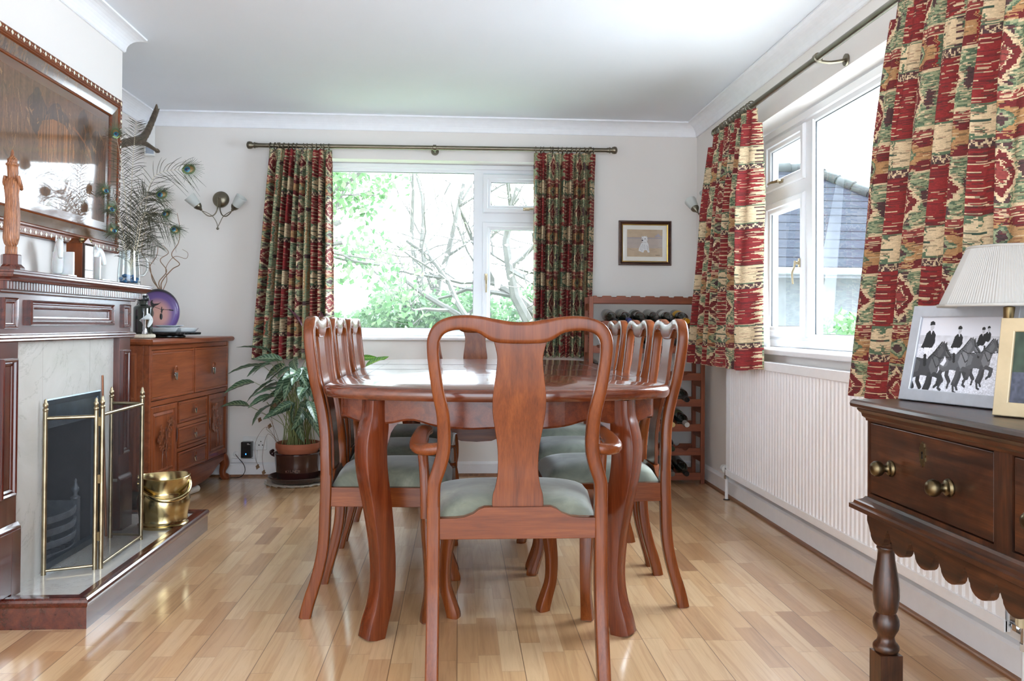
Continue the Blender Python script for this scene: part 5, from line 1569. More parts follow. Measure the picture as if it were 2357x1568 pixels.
for k in range(5):
    a0, a1 = 2 * PI * k / 5 - .9 + .05, 2 * PI * (k + 1) / 5 - .9 - .05
    t = thing('segment_dish', ['white segment dish on the turntable on its camera side', 'white segment dish on the turntable facing the room', 'white segment dish at the far right of the turntable', 'white segment dish at the wall side of the turntable', 'white segment dish on the turntable nearest the purple vase'][k], 'dish', (TX, TY, ZT + .0305), 0, 'white segment dishes')
    def ring(ri, ro, z, e):
        A = np.linspace(a0 + e, a1 - e, 9)
        return [(TX + ro * math.cos(a), TY + ro * math.sin(a), ZT + z) for a in A] + [(TX + ri * math.cos(a), TY + ri * math.sin(a), ZT + z) for a in A[::-1]]
    G().rings([ring(.075, .128, .0305, .08), ring(.070, .134, .034, .05), ring(.064, .148, .052, .0), ring(.066, .146, .0525, .01), ring(.074, .128, .036, .07)], True, True, True, False).build('dish', M_PORC, t, .0008)
tag(G().rings([[(TX + s * a, TY + s * b, ZT + z) for a, b in ((-1, -.8), (-.8, -1), (.8, -1), (1, -.8), (1, .8), (.8, 1), (-.8, 1), (-1, .8))] for s, z in ((.040, .0535), (.042, .056), (.060, .064), (.061, .0655), (.056, .065), (.038, .059))], True, True, True, False).build('square_dish', M_PORC), 'small square white dish on top of the segment dishes', 'dish')

# ---------------------------------------------------------------- wall lights
def sconce(label, M):
    """Local frame: wall plane y = 0, room towards -y."""
    t = thing('wall_light', label, 'wall light', M.translation, 0, 'twin-arm wall lights')
    A = lambda P: [M @ Vector(p) for p in P]
    R90 = M @ Matrix.Rotation(PI / 2, 4, 'X')
    G().lathe([(.050, .0005), (.051, .004), (.047, .012), (.036, .021), (.020, .027), (.0, .029)], 36, (0, 0, 0), R90).build('backplate', M_ANTIQ, t)
    g = G().ball((0, 0, 0), .0075, 14, 10, (1, 1, 1), M @ Matrix.Translation((-.002, -.040, .006))); g.tube(A([(0, -.025, .004), (0, -.040, .006)]), .006, 10); g.build('stud', M_ANTIQ, t)
    for s in (-1, 1):
        P = spl([(s * .004, -.040, .004), (s * .006, -.044, -.035), (s * .010, -.05, -.075), (s * .026, -.06, -.105), (s * .052, -.072, -.112), (s * .075, -.082, -.098), (s * .092, -.09, -.078)], 6)
        P = [(p[0], p[1], p[2]) for p in P]
        G().tube(A(P), [.0042 - .0014 * i / len(P) for i in range(len(P))], 10).build('arm', M_ANTIQ, t)
        P = spl([(s * .090, -.09, -.082), (s * .058, -.074, -.095), (s * .030, -.062, -.115), (s * .010, -.055, -.15), (-.004, -.052, -.178)], 6)
        G().tube(A(P), .0022, 8).build('scroll', M_ANTIQ, t)
        ax = Vector((s * .62, -.25, .74)).normalized()
        Q = M @ (Matrix.Translation((s * .092, -.09, -.078)) @ ax.to_track_quat('Z', 'Y').to_matrix().to_4x4())
        G().lathe([(.005, -.004), (.008, 0), (.009, .006), (.018, .016), (.024, .028), (.025, .036), (.023, .036)], 24, (0, 0, 0), Q).build('cup', M_ANTIQ, t)
        G().lathe([(.0, .024), (.018, .026), (.0235, .036), (.029, .06), (.033, .085), (.0355, .104), (.0345, .104), (.032, .085), (.028, .06), (.022, .037), (0, .028)], 32, (0, 0, 0), Q).build('shade', M_FROST, t)
    G().ball((0, 0, 0), .0085, 14, 10, (1, 1, 1), M @ Matrix.Translation((-.004, -.052, -.186))).build('drop_ball', M_ANTIQ, t)
    return t


sconce('antique brass twin wall light with frosted tulip shades beside the fireplace alcove', Matrix.Translation((-1.478, YB, 1.713)))
sconce('antique brass twin wall light half hidden behind the far side-window curtain', Matrix.Translation((XR, 4.80, 1.715)) @ Matrix.Rotation(-PI / 2, 4, 'Z'))

# ---------------------------------------------------------------- framed dog drawing
t = thing('framed_drawing', 'small framed pastel drawing of a sitting white terrier on the back wall', 'picture', (1.182, YB, 1.334))
FX0, FX1, FZ0, FZ1 = 1.012, 1.352, 1.334, 1.619
G().frame((FX0, YB - .0005, FZ0), X_, Z_, -Y_, FX1 - FX0, FZ1 - FZ0, [(0, 0), (0, .016), (.003, .019), (.009, .019), (.011, .013), (.016, .017), (.022, .012), (.0235, .010), (.0235, 0), (0, 0)]).build('frame', wood('frame_walnut', S(44, 28, 24), S(78, 48, 36), S(104, 66, 50), 'x', .3, .4), t)
G().frame((FX0 + .0225, YB - .0005, FZ0 + .0225), X_, Z_, -Y_, FX1 - FX0 - .045, FZ1 - FZ0 - .045, [(0, .0), (0, .0115), (.0045, .010), (.006, .006), (.006, 0), (0, 0)]).build('gilt_slip', M_GOLD, t)
H_, W_ = 120, 150
img = np.zeros((H_, W_, 3)); img[:] = lin((190, 168, 142)); img *= (.92 + .16 * smoothn(H_, W_, 12, 3))[..., None]
Yg, Xg = np.mgrid[0:H_, 0:W_]
sea = (Yg > 38) & (Yg < 82) & (np.abs(Xg - 70) > -1); k = smoothn(H_, W_, 7, 5); img[sea] = (img * .55 + lin((168, 166, 178)) * .45)[sea]
img[(Yg > 34) & (Yg < 40)] = lin((160, 152, 158))
fillp(img, [(116, 30), (124, 24), (132, 18), (137, 22), (142, 28), (150, 29), (150, 33), (118, 33)], lin((150, 148, 166)), .8)
for i in range(12): stroke(img, [(8 + 12 * i, 84 + 8 * math.sin(i)), (20 + 12 * i, 85 + 7 * math.sin(i + 1))], .7, lin((150, 128, 108)), .5)
Wt = lin((224, 224, 226)); Gy = lin((170, 168, 174)); Dk = lin((44, 42, 46))
fillp(img, [(62, 58), (56, 70), (50, 84), (49, 94), (58, 97), (62, 100), (70, 101), (72, 92), (78, 90), (84, 92), (88, 101), (96, 100), (94, 92), (92, 76), (90, 64), (86, 56)], Wt)
fillp(img, [(62, 34), (63, 26), (68, 31), (72, 29), (80, 30), (83, 26), (86, 35), (87, 46), (84, 56), (76, 60), (68, 58), (63, 52)], Wt)
for a, b in (((60, 72), (58, 90)), ((66, 64), (68, 84)), ((74, 66), (76, 88)), ((84, 68), (86, 88)), ((88, 74), (90, 92)), ((64, 88), (62, 96)), ((70, 56), (80, 57)), ((66, 38), (64, 46)), ((84, 40), (84, 50))): stroke(img, [a, b], 1.1, Gy, .7)
for p, r in (((65, 48), 3), ((76, 41), 2.1), ((65, 40), 1.4)): stroke(img, [p, (p[0] + .1, p[1])], r, Dk)
stroke(img, [(64, 29), (66, 32)], 1.2, Gy); stroke(img, [(83, 29), (83, 33)], 1.2, Gy)
sg = np.linspace(0, 1, 12); stroke(img, [(120 + 20 * u, 113 - 1.5 * math.sin(21 * u)) for u in sg], .7, Dk, .8)
ix0, ix1, iz0, iz1 = FX0 + .0285, FX1 - .0285, FZ0 + .0285, FZ1 - .0285
G().frame((ix0, YB - .004, iz0), X_, Z_, -Y_, ix1 - ix0, iz1 - iz0, [(0, 0), (0, .002), (.027, .002), (.027, 0), (0, 0)]).build('mount', M_PAPER, t)
canvas('drawing', (ix0 + .0265, YB - .0045, iz0 + .0265), X_, Z_, ix1 - ix0 - .053, iz1 - iz0 - .053, img, M_PRINT, t)
G().box(ix0, ix1, YB - .0072, YB - .0064, iz0, iz1).build('glass', glass_mat('picture_glass', (1, 1, 1, 1), .12), t)

# ---------------------------------------------------------------- wine rack
RX0, RX1, RYF, RYB = .775, 1.478, 4.88, 5.09
t = thing('wine_rack', 'tall stained pine wine rack with scalloped rails in the room corner', 'wine rack', ((RX0 + RX1) / 2, RYF, 0))
for x in (RX0, RX1 - .024):
    for y in (RYF, RYB - .022): G().box(x, x + .024, y, y + .022, 0, 1.122).build('post', PN['z'], t, .002)
tops = [1.126, .976, .827, .665, .508, .359, .215, .067]
NOTCH = [RX0 + .062 + .0872 * i for i in range(7)]


def rail(y0, y1, zt, h=.044):
    P = [(RX0 + .024, zt - h), (RX1 - .024, zt - h), (RX1 - .024, zt)]
    for c in NOTCH[::-1]: P += [(c + .019, zt), (c + .0165, zt - .004)] + [(c + .014 * math.cos(a), zt - .005 - .009 * math.sin(a)) for a in np.linspace(.2, PI - .2, 7)] + [(c - .0165, zt - .004), (c - .019, zt)]
    P.append((RX0 + .024, zt))
    return G().prism(P, y0, y1, 'xz').build('rail', PN['x'], t, .0012)


for z in tops:
    rail(RYF + .003, RYF + .019, z); rail(RYB - .019, RYB - .003, z)
    for x in (RX0 + .004, RX1 - .020):
        if z > .2: G().box(x, x + .016, RYF + .022, RYB - .022, z - .085, z - .045).build('rung', PN['y'], t, .001)


def bottle(label, tier, slot, cap=(30, 30, 34), lab=None, rough=.3, group='wine bottles in the rack'):
    """Lying neck forward: body on the rear rail notch, neck on the front rail notch."""
    zr = tops[tier] - .0135
    x = NOTCH[slot]
    t = thing('wine_bottle', label, 'bottle', (x, RYF, zr), 0, group)
    ya = RYB - .011; ang = .0
    # axis from base (back, at the wall side) to mouth (front)
    tilt = math.atan2(.0375 - .0145, RYB - RYF - .05)
    M = Matrix.Translation((x, RYB + .055, zr + .0385 + .016)) @ Matrix.Rotation(PI / 2 + .135, 4, 'X')
    G().lathe([(0, .004), (.030, .0), (.0365, .004), (.0375, .012), (.0375, .175), (.035, .195), (.024, .222), (.0155, .238), (.0145, .25), (.0142, .292), (0, .292)], 28, (0, 0, 0), M).build('body', M_BOTTLE, t)
    G().lathe([(.0150, .238), (.0150, .292), (.0158, .293), (.0158, .301), (.0145, .303), (0, .303)], 20, (0, 0, 0), M).build('capsule', plain('capsule_%d_%d_%d' % cap, S(*cap), rough, .2), t)
    if lab: G().lathe([(.0378, .07), (.0379, .071), (.0379, .132), (.0378, .133)], 28, (0, 0, 0), M, cap=False).build('label', plain('label_%d_%d_%d' % lab, S(*lab), .6), t)


wl, wy = (150, 150, 144), (206, 156, 44)
bottle('leftmost bottle in the top filled row of the wine rack with a black capsule', 1, 1, (26, 26, 28), wl)
bottle('bottle with blue capsule in the top filled row of the wine rack', 1, 2, (44, 54, 110), wl)
bottle('bottle with dark green label third from left in the top wine row', 1, 3, (30, 30, 30), (52, 54, 46))
bottle('bottle fourth from left in the top wine row above the side chairs', 1, 4, (28, 28, 32), wl)
bottle('bottle fifth from left in the top wine row beside the yellow one', 1, 5, (28, 28, 32), (190, 192, 190))
bottle('wine bottle with yellow label and yellow capsule at the right of the top row', 1, 6, (226, 160, 36), wy)
bottle('bottle with bare cork end at the right of the second wine row', 2, 6, (170, 138, 104), None)
for s in (1, 3, 4): bottle('dark bottle behind the chair tops in the second wine row', 2, s, (30, 28, 30), None)
bottle('bottle at the left of the third wine row glimpsed past the armchair', 3, 0, (120, 98, 76), None)
bottle('black-capped bottle alone at the right of the middle wine row', 4, 6, (24, 24, 26), (150, 152, 150))
bottle('bottle with pale gold capsule in the row below the black-capped one', 5, 5, (206, 180, 118), None)
bottle('green bottle with silver capsule at the right of the third wine row from the floor', 5, 6, (196, 196, 194), (92, 96, 60))
bottle('bottle with dark green capsule in the second wine row from the floor', 6, 5, (20, 48, 34), None)
bottle('bottle with grey capsule in the bottom wine row beside the side chair', 7, 5, (92, 90, 88), None)
bottle('bottle with pale neck band at the right of the bottom wine row', 7, 6, (44, 42, 40), None)

# ---------------------------------------------------------------- potted plant by the window
PX, PY = -.955, 5.012
g = G(); R = []
for r, z in ((.10, .002), (.165, .003), (.185, .004)):
    R.append([(PX + (r + (.006 * math.sin(22 * a) + .003 * math.sin(9 * a)) * (r > .15)) * math.cos(a), PY - .01 + (r + (.006 * math.sin(22 * a)) * (r > .15)) * math.sin(a), z + (.006 * math.sin(11 * a + 1) ** 2 if r > .17 else 0)) for a in np.linspace(0, 2 * PI, 181)[:-1]])
o = g.rings(R, True, True, True, True).build('lace_doily', plain('lace', S(206, 198, 182), .9, 0, .2, 90)); o.modifiers.new('s', 'SOLIDIFY').thickness = .003
tag(o, 'cream lace doily under the brown plant saucer', 'doily')
M_GLZ = plain('brown_glaze', S(52, 26, 24), .12, 0, .2, 5, .5)
tag(G().lathe([(0, .008), (.135, .008), (.150, .012), (.168, .036), (.172, .042), (.170, .045), (.162, .040), (.146, .020), (.13, .016), (0, .016)], 44, (PX, PY, 0)).build('plant_saucer', plain('saucer_glaze', S(58, 38, 28), .18, 0, .2, 6, .4)), 'dark brown glazed saucer under the plant crock', 'saucer')
t = thing('glazed_crock', 'dark brown glazed crock with curved raised lettering holding a clay pot', 'pot', (PX, PY, .0165))
G().lathe([(0, 0), (.108, 0), (.116, .004), (.120, .015), (.1315, .10), (.136, .150), (.139, .156), (.139, .163), (.134, .167), (.128, .162), (.124, .12), (.112, .012), (0, .010)], 44, (PX, PY, .0165)).build('body', M_GLZ, t)
for s in (-1, 1):
    g = G(); P = spl([(PX + s * .132, PY, .158), (PX + s * .150, PY - .006, .168), (PX + s * .158, PY - .004, .182), (PX + s * .146, PY + .01, .19)], 5)
    g.tube(P, .009, 10); g.ball((PX + s * .148, PY - .012, .172), .012, 12, 8); g.build('lug_handle', M_GLZ, t)
ra = lambda z: .1165 + (z - .0165) * .125
ltr = [(-.052, .062), (-.030, .066)]
pk = lambda x, y: (PX + (ra(.085 + y) + .0045) * math.sin(x / .125 - .02), PY - (ra(.085 + y) + .0045) * math.cos(x / .125 - .02), .080 + y - 2.2 * (x + .0) ** 2)
glyphs('KILNER', .0105, .014, lambda x, y: pk(x - .043, y), plain('raised_letter_glaze', S(116, 88, 80), .3), t, 'raised_lettering', .2)
TC = plain('terracotta', S(158, 92, 66), .7, 0, .12, 12)
tag(G().lathe([(0, .03), (.085, .03), (.112, .175), (.1145, .176), (.1150, .182), (.1285, .205), (.130, .212), (.130, .236), (.1275, .240), (.122, .238), (.121, .21), (.10, .208), (0, .208)], 44, (PX, PY, 0)).build('clay_pot', TC), 'terracotta flower pot standing inside the dark glazed crock', 'pot')
t = thing('potted_plant', 'bushy houseplant with feathered green leaves left of the window', 'plant', (PX, PY, .208))
G().lathe([(0, .2085), (.09, .2085), (.118, .216), (0, .220)], 30, (PX, PY, 0)).build('compost', plain('compost', S(62, 46, 36), .95, 0, .4, 60, 0, .5), t)


def leaf_mesh(nm, L, w, cup, droop, under=False, seed=0):
    n, m = 44, 14
    pts = []; cols = []
    for i in range(n + 1):
        v = i / n; ww = w * math.sin(PI * v ** .8) ** .85 * (1 - .15 * v) + .0008
        pts.append([(x * ww, v * L, -droop * v * v * L + cup * abs(x) * ww + .0012 * math.sin(9 * v * PI - 3 * abs(x)) * abs(x)) for x in np.linspace(-1, 1, m + 1)])
    A = lambda *c: np.array(S(*c)[:3])
    for i in range(n):
        for j in range(m):
            v = (i + .5) / n; x = abs(-1 + 2 * (j + .5) / m)
            k = .5 + .5 * math.sin(2 * PI * (v * 8.5 - x * 1.5))
            k = min(1, max(0, (k - .35) * 2.2)) * (1 - .6 * x ** 4)
            d, l, mid = A(52, 80, 58), A(122, 146, 120), A(136, 156, 124)
            if under: d, l, mid = A(84, 46, 58), A(112, 66, 78), A(120, 96, 80)
            if seed == 3: d, l, mid = A(66, 116, 40), A(108, 156, 60), A(140, 176, 84)
            c = d * (1 - k) + l * k
            if x < .12: c = mid
            cols.append(c)
    o = G().grid(pts).build(nm, M_LEAF, None, fix=False)
    col_attr(o, np.array(cols)); k = o.modifiers.new('s', 'SOLIDIFY'); k.thickness = .0008
    return o


protos = [leaf_mesh('leaf', .20, .036, .25, .22, seed=0), leaf_mesh('leaf', .175, .034, .35, .45, seed=1), leaf_mesh('leaf', .17, .024, .5, .15, True), leaf_mesh('leaf', .16, .024, .45, .1, seed=3)]
used = [0] * 4
M_STEM = plain('leaf_stem', S(122, 132, 78), .5, 0, .25, 20)
rs = np.random.RandomState(23)
base = Vector((PX, PY, .208))


def add_leaf(kind, p, az, pitch, roll=0, s=1.0, stem=True, bend=None):
    """Leaf whose base is at p, pointing along azimuth/pitch."""
    if used[kind] == 0: o = protos[kind]
    else: o = protos[kind].copy(); COL.objects.link(o)
    used[kind] += 1
    o.parent = t
    d = Vector((math.cos(az) * math.cos(pitch), math.sin(az) * math.cos(pitch), math.sin(pitch)))
    Q = d.to_track_quat('Y', 'Z').to_matrix() @ Matrix.Rotation(roll, 3, 'Y')
    o.location = Vector(p) - t.location; o.rotation_euler = Q.to_euler(); o.scale = (s, s, s)
    if stem:
        b = base + Vector((rs.randn() * .04, rs.randn() * .04, .006)); p = Vector(p)
        m = b.lerp(p, .55) + Vector((-(p.x - b.x) * .25, -(p.y - b.y) * .25, .05 if p.z > .5 else .0))
        G().tube(spl([tuple(b), tuple(m), tuple(p)], 6), [.0022] * 6 + [.0016] * 6 + [.0012], 6).build('stem', M_STEM, t)


for i in range(44):
    az = rs.uniform(PI * .95, PI * 2.05); rad = rs.uniform(.03, .20); z = rs.uniform(.42, .74)
    rad *= 1.1 - .5 * abs(z - .55) / .3
    x, y = PX + .01 + rad * math.cos(az), min(PY - .02 + rad * math.sin(az) * .8, 5.12)
    add_leaf([0, 0, 1, 1, 0, 1][i % 6], (x, y, z), az + rs.randn() * .3, rs.uniform(-.75, .35), rs.randn() * .5, rs.uniform(.8, 1.15))
# outliers seen in the photograph
add_leaf(0, (-1.16, 4.98, .70), PI * 1.04, -.05, .3, 1.0)
add_leaf(1, (-1.20, 4.95, .60), PI * .98, -.02, .6, .95)
add_leaf(1, (-1.24, 5.0, .455), PI * .96, .30, .8, .85)
add_leaf(0, (-1.10, 4.94, .78), PI * 1.15, .35, .2, 1.0)
add_leaf(2, (-.80, 4.98, .90), PI * .62, .95, .4, 1.1)
add_leaf(2, (-.93, 4.97, .93), PI * .88, .95, .2, 1.0)
add_leaf(3, (-.60, 4.98, .70), PI * .52 - .2, 1.15, 1.2, 1.1)
add_leaf(3, (-.60, 4.96, .745), .08, .03, 1.35, .75)
add_leaf(3, (-.55, 4.95, .70), .0, .42, 1.2, .9)
add_leaf(3, (-.66, 4.93, .66), -.4, .3, .6, 1.0)
for i, (k, o) in enumerate(zip(used, protos)):
    pass
for i in range(26):
    a = rs.rand() * 2 * PI; r = .095 * math.sqrt(rs.rand()); b = base + Vector((r * math.cos(a), r * math.sin(a), .008)); h = rs.uniform(.18, .36)
    G().tube(spl([tuple(b), tuple(b + Vector((rs.randn() * .01, rs.randn() * .01, h * .5))), tuple(b + Vector((r * math.cos(a) * .5 + rs.randn() * .02, r * math.sin(a) * .3 - .01, h)))], 5), .0022, 6).build('stem', M_STEM, t)
M_DRY = plain('dried_leaf', S(112, 84, 58), .8, 0, .3, 30)
for P in ([(-1.06, 4.93, .25), (-1.12, 4.92, .34), (-1.18, 4.92, .26), (-1.185, 4.93, .16), (-1.17, 4.93, .12)], [(-1.05, 4.94, .25), (-1.10, 4.93, .38), (-1.16, 4.93, .42), (-1.20, 4.93, .38), (-1.16, 4.93, .395)], [(-1.05, 4.92, .24), (-1.11, 4.91, .30), (-1.14, 4.91, .18), (-1.13, 4.91, .09)], [(-1.07, 4.93, .25), (-1.085, 4.92, .36), (-1.10, 4.92, .44), (-1.075, 4.93, .48)], [(-1.05, 4.92, .26), (-1.09, 4.92, .30), (-1.12, 4.92, .33), (-1.10, 4.92, .36)]):
    g = G(); Q = spl(P, 8); g.tube(Q, .0011, 5)
    e = Vector(Q[-1]); g.add([tuple(e), tuple(e + Vector((-.014, .004, -.010))), tuple(e + Vector((-.006, -.006, -.03))), tuple(e + Vector((.012, .002, -.016)))], [(0, 1, 2, 3)]); g.tube([tuple(e), tuple(e + Vector((.004, 0, -.018)))], [.006, .002], 6)
    g.build('dried_tendril', M_DRY, t)

# ---------------------------------------------------------------- socket, adapter, conduit, aerial point
t = thing('wall_socket', 'white double wall socket with a switch above the skirting left of the plant', 'socket', (-1.255, YB, .2))
sk_ = G().box(-1.328, -1.182, YB - .012, YB, .163, .248).build('plate', M_WPLAS, t, .003)
g = G()
for x in (-1.276, -1.252): g.box(x - .006, x + .006, YB - .0165, YB - .011, .212, .231)
g.build('switch', plain('switch_rocker', S(240, 240, 238), .25), t, .001)
g = G()
for cx in (-1.218, -1.296):
    for dx, dz in ((0, .018), (-.011, -.004), (.011, -.004)): g.box(cx + dx - .003, cx + dx + .003, YB - .0124, YB - .0114, .198 + dz - .0035, .198 + dz + .0035)
g.build('pin_hole', M_BLACK, t)
t = thing('plug_adapter', 'black plug-in adapter with small blue light in the wall socket', 'adapter', (-1.296, YB - .0125, .175))
G().box(-1.327, -1.262, YB - .062, YB - .0128, .122, .220).build('case', M_BLACK, t, .005, 3)
q = N('blue_led'); M_LED = q.set(Base_Color=(.02, .1, 1, 1), Emission_Color=(.02, .15, 1, 1), Emission_Strength=4)
G().box(-1.298, -1.294, YB - .0632, YB - .0615, .142, .150).build('indicator_light', M_LED, t)
g = G()
for k, (x, w) in enumerate(((-1.289, .010), (-1.288, .018))): g.box(x, x + w, YB - .0625, YB - .0616, .2085 - k * .005, .211 - k * .005)
g.build('printed_mark', M_WPLAS, t)
tag(G().box(-1.395, -1.243, YB - .020, YB - .0008, .088, .112).box(-1.264, -1.240, YB - .020, YB - .0008, .112, .1625).build('cable_trunking', M_TRIM, None, .002), 'white plastic cable trunking along the skirting below the wall socket', 'trunking')
t = thing('aerial_socket', 'small round white aerial socket beside the cabinet foot', 'socket', (-1.372, YB, .137))
G().lathe([(.017, 0), (.017, .004), (.009, .009), (0, .009)], 24, (0, 0, 0), Matrix.Translation((-1.372, YB - .0005, .137)) @ Matrix.Rotation(PI / 2, 4, 'X')).build('plate', M_WPLAS, t)
G().tube(spl([(-1.372, YB - .009, .137), (-1.35, YB - .05, .128), (-1.305, YB - .075, .085), (-1.295, YB - .085, .045), (-1.32, YB - .09, .012), (-1.38, YB - .075, .0045), (-1.45, YB - .08, .0045)], 8), .0022, 8).build('cable', M_BLACK, t)

# ---------------------------------------------------------------- frames and lamp on the oak table
ZK = ST + .0008


def lean_frame(name, label, A, B, w, h, lean, m, bar, img, group=None, border=True):
    A = Vector((A[0], A[1], ZK)); d = (Vector((B[0], B[1], ZK)) - A).normalized(); b = Vector((-d.y, d.x, 0))
    U = d; V = (Z_ * math.cos(lean) + b * math.sin(lean)); Nn = U.cross(V)
    if Nn.dot(-b) < 0: Nn = -Nn
    t = thing(name, label, 'picture frame', A)
    A = A + Z_ * .0005 + Nn * 0
    G().frame(A, U, V, Nn, w, h, [(0, -.006), (0, .008), (.0015, .0095), (bar - .002, .0095), (bar, .008), (bar, -.006), (0, -.006)]).build('frame', m, t)
    canvas('photograph', A + U * (bar - .001) + V * (bar - .001) + Nn * .003, U, V, w - 2 * bar + .002, h - 2 * bar + .002, img, M_PRINT, t)
    g = G(); P = [A + U * x + V * y + Nn * k for k in (-.0075, .001) for x, y in ((.006, .006), (w - .006, .006), (w - .006, h - .006), (.006, h - .006))]
    g.add([tuple(p) for p in P], [(0, 3, 2, 1), (4, 5, 6, 7), (0, 1, 5, 4), (1, 2, 6, 5), (2, 3, 7, 6), (3, 0, 4, 7)]); g.build('backboard', M_BLACK, t)
    s0 = A + U * (w * .5) + V * (h * .62) - Nn * .008; s1 = A + U * (w * .5); s1 = Vector((s1.x, s1.y, ZK)) + b * (h * .33); s1.z = ZK + .001
    g = G(); e = U * .025
    g.add([tuple(s0 - e), tuple(s0 + e), tuple(s1 + e), tuple(s1 - e), tuple(s0 - e - Nn * .003), tuple(s0 + e - Nn * .003), tuple(s1 + e + b * .004), tuple(s1 - e + b * .004)], [(0, 1, 2, 3), (7, 6, 5, 4), (0, 4, 5, 1), (1, 5, 6, 2), (2, 6, 7, 3), (3, 7, 4, 0)]); g.build('strut', M_BLACK, t)
    return t


# black and white photograph of riders
Hh, Ww = 176, 224
img = np.zeros((Hh, Ww, 3)); gy = lambda v: np.array([v * .96, v * .97, v * 1.06])
sky = np.linspace(.66, .78, 60)[:, None, None] * np.ones((1, Ww, 1)); img[:60] = sky * gy(1.)
img[44:66] = (.50 + .25 * smoothn(22, Ww, 9, 2))[..., None] * gy(1.)
gr = .48 + .36 * smoothn(Hh - 66, Ww, 2.2, 3) + .1 * smoothn(Hh - 66, Ww, 8, 4); img[66:] = gr[..., None] * gy(1.)
DK, MD_, LT, WH = gy(.014), gy(.075), gy(.2), gy(.8)


def horse(ox, oy, s, tone, head_dir=1, front=True):
    p = lambda L: [(ox + a * s, oy + b * s) for a, b in L]
    Lt = tone * 2.3 + .04; Dn = tone * .45
    for L, w in (([(14, 46), (8, 58), (15, 70), (10, 84), (15, 87)], 3.0), ([(24, 46), (24, 60), (31, 70), (29, 82)], 2.6), ([(50, 46), (50, 62), (46, 76), (50, 84)], 2.6)):
        stroke(img, p(L[:3]), w * 1.5 * s, Dn); stroke(img, p(L[2:]), w * .8 * s, Dn)
    fillp(img, p([(2, 34), (4, 24), (12, 17), (24, 19), (36, 20), (46, 14), (54, 4), (62, -7), (66, -13), (68, -8), (72, -11), (73, -4), (79, 5), (86, 14), (87, 19), (83, 22), (77, 18), (71, 13), (66, 18), (63, 30), (62, 42), (56, 51), (44, 50), (30, 49), (16, 54), (6, 48)]), tone)
    fillp(img, p([(6, 26), (14, 20), (24, 26), (22, 42), (12, 46), (5, 38)]), Lt, .35)
    fillp(img, p([(46, 20), (55, 12), (62, 24), (60, 42), (50, 46), (43, 34)]), Lt, .55)
    fillp(img, p([(56, 6), (63, -4), (68, 4), (64, 14), (58, 18)]), Lt, .3)
    fillp(img, p([(71, -2), (78, 8), (84, 15), (80, 17), (73, 10)]), Lt, .5)
    for L, w in (([(56, 46), (68, 50), (66, 62), (60, 68)], 3.0), ([(46, 46), (44, 62), (40, 74), (43, 88), (47, 90)], 2.8)):
        stroke(img, p(L[:3]), w * 1.3 * s, tone * .7); stroke(img, p(L[2:]), w * .75 * s, Dn)
    stroke(img, p([(40, 18), (50, 7), (62, -10)]), 1.5 * s, Dn)
    stroke(img, p([(70, -6), (73, 4), (84, 16)]), .8 * s, DK); stroke(img, p([(73, 4), (80, 3)]), .7 * s, DK); stroke(img, p([(82, 15), (62, 18), (48, 12)]), .7 * s, DK); stroke(img, p([(48, 18), (58, 34), (62, 30)]), .8 * s, DK)


def rider(ox, oy, s):
    p = lambda L: [(ox + a * s, oy + b * s) for a, b in L]
    fillp(img, p([(-2, 30), (2, 12), (8, 6), (18, 6), (24, 14), (25, 30), (20, 40), (2, 42), (-6, 40)]), DK)
    fillp(img, p([(10, 5), (15, 5), (14, 14)]), WH)
    fillp(img, p([(9, -8), (17, -8), (18, 0), (15, 6), (10, 5)]), gy(.5))
    fillp(img, p([(7, -5), (8, -12), (13, -14), (18, -11), (19, -6)]), DK)
    fillp(img, p([(2, 40), (14, 40), (12, 54), (5, 56)]), WH); stroke(img, p([(7, 56), (10, 74)]), 3.4 * s, DK)


rider(172, 30, .66); horse(126, 62, 1.12, MD_ * 1.3); rider(158, 34, .78)
horse(62, 62, 1.26, MD_ * 1.5); rider(96, 34, .95)
horse(-18, 74, 1.36, MD_ * .75); rider(16, 26, 1.2)
fillp(img, [(80, 92), (86, 104), (80, 116), (70, 112), (76, 104)], WH)
lean_frame('photo_frame', 'brushed silver frame with a black and white photograph of mounted riders', (1.168, 2.118), (1.254, 1.835), .308, .252, .225, M_STEEL, .0305, img)
img2 = np.zeros((60, 80, 3)); img2[:] = lin((46, 62, 50)); img2 *= (.6 + .9 * smoothn(60, 80, 5, 6))[..., None]; img2[34:] = (lin((66, 70, 86)) * (.6 + .8 * smoothn(26, 80, 2, 7))[..., None])
lean_frame('photo_frame', 'pale gold wooden picture frame standing in front of the silver one', (1.163, 1.728), (1.30, 1.50), .26, .215, .20, plain('pale_gilt_wood', S(186, 168, 136), .4, .1, .06, 30), .030, img2)
LXc, LYc = 1.272, 1.715
LXc, LYc = 1.290, 1.86
t = thing('table_lamp', 'table lamp with a white pleated panelled shade on the oak table', 'lamp', (LXc, LYc, ZK))
G().lathe([(.0, 0), (.042, 0), (.044, .004), (.042, .012), (.028, .020), (.014, .03), (.011, .05), (.016, .07), (.022, .10), (.018, .13), (.010, .16), (.009, .20), (.013, .21), (.013, .24), (0, .245)], 30, (LXc, LYc, ZK)).build('base', M_BRASSD, t)
q = N('pleated_shade'); M_SHADE = q.set(Base_Color=S(174, 172, 168), Roughness=.85, Transmission_Weight=0, Subsurface_Weight=.0)
g = G(); R = []; npl = 288
zb_, zt_ = ZK + .2405, ZK + .382


def ringp(r, z, k):
    out = []
    for j in range(npl):
        a = 2 * PI * j / npl + .28
        loc = (a % (PI / 4)) - PI / 8
        rr = r * math.cos(PI / 8) / math.cos(loc) * .5 + r * .5
        rr += k * (.0011 if j % 2 else -.0011)
        out.append((LXc + rr * math.cos(a), LYc + rr * math.sin(a), z))
    return out


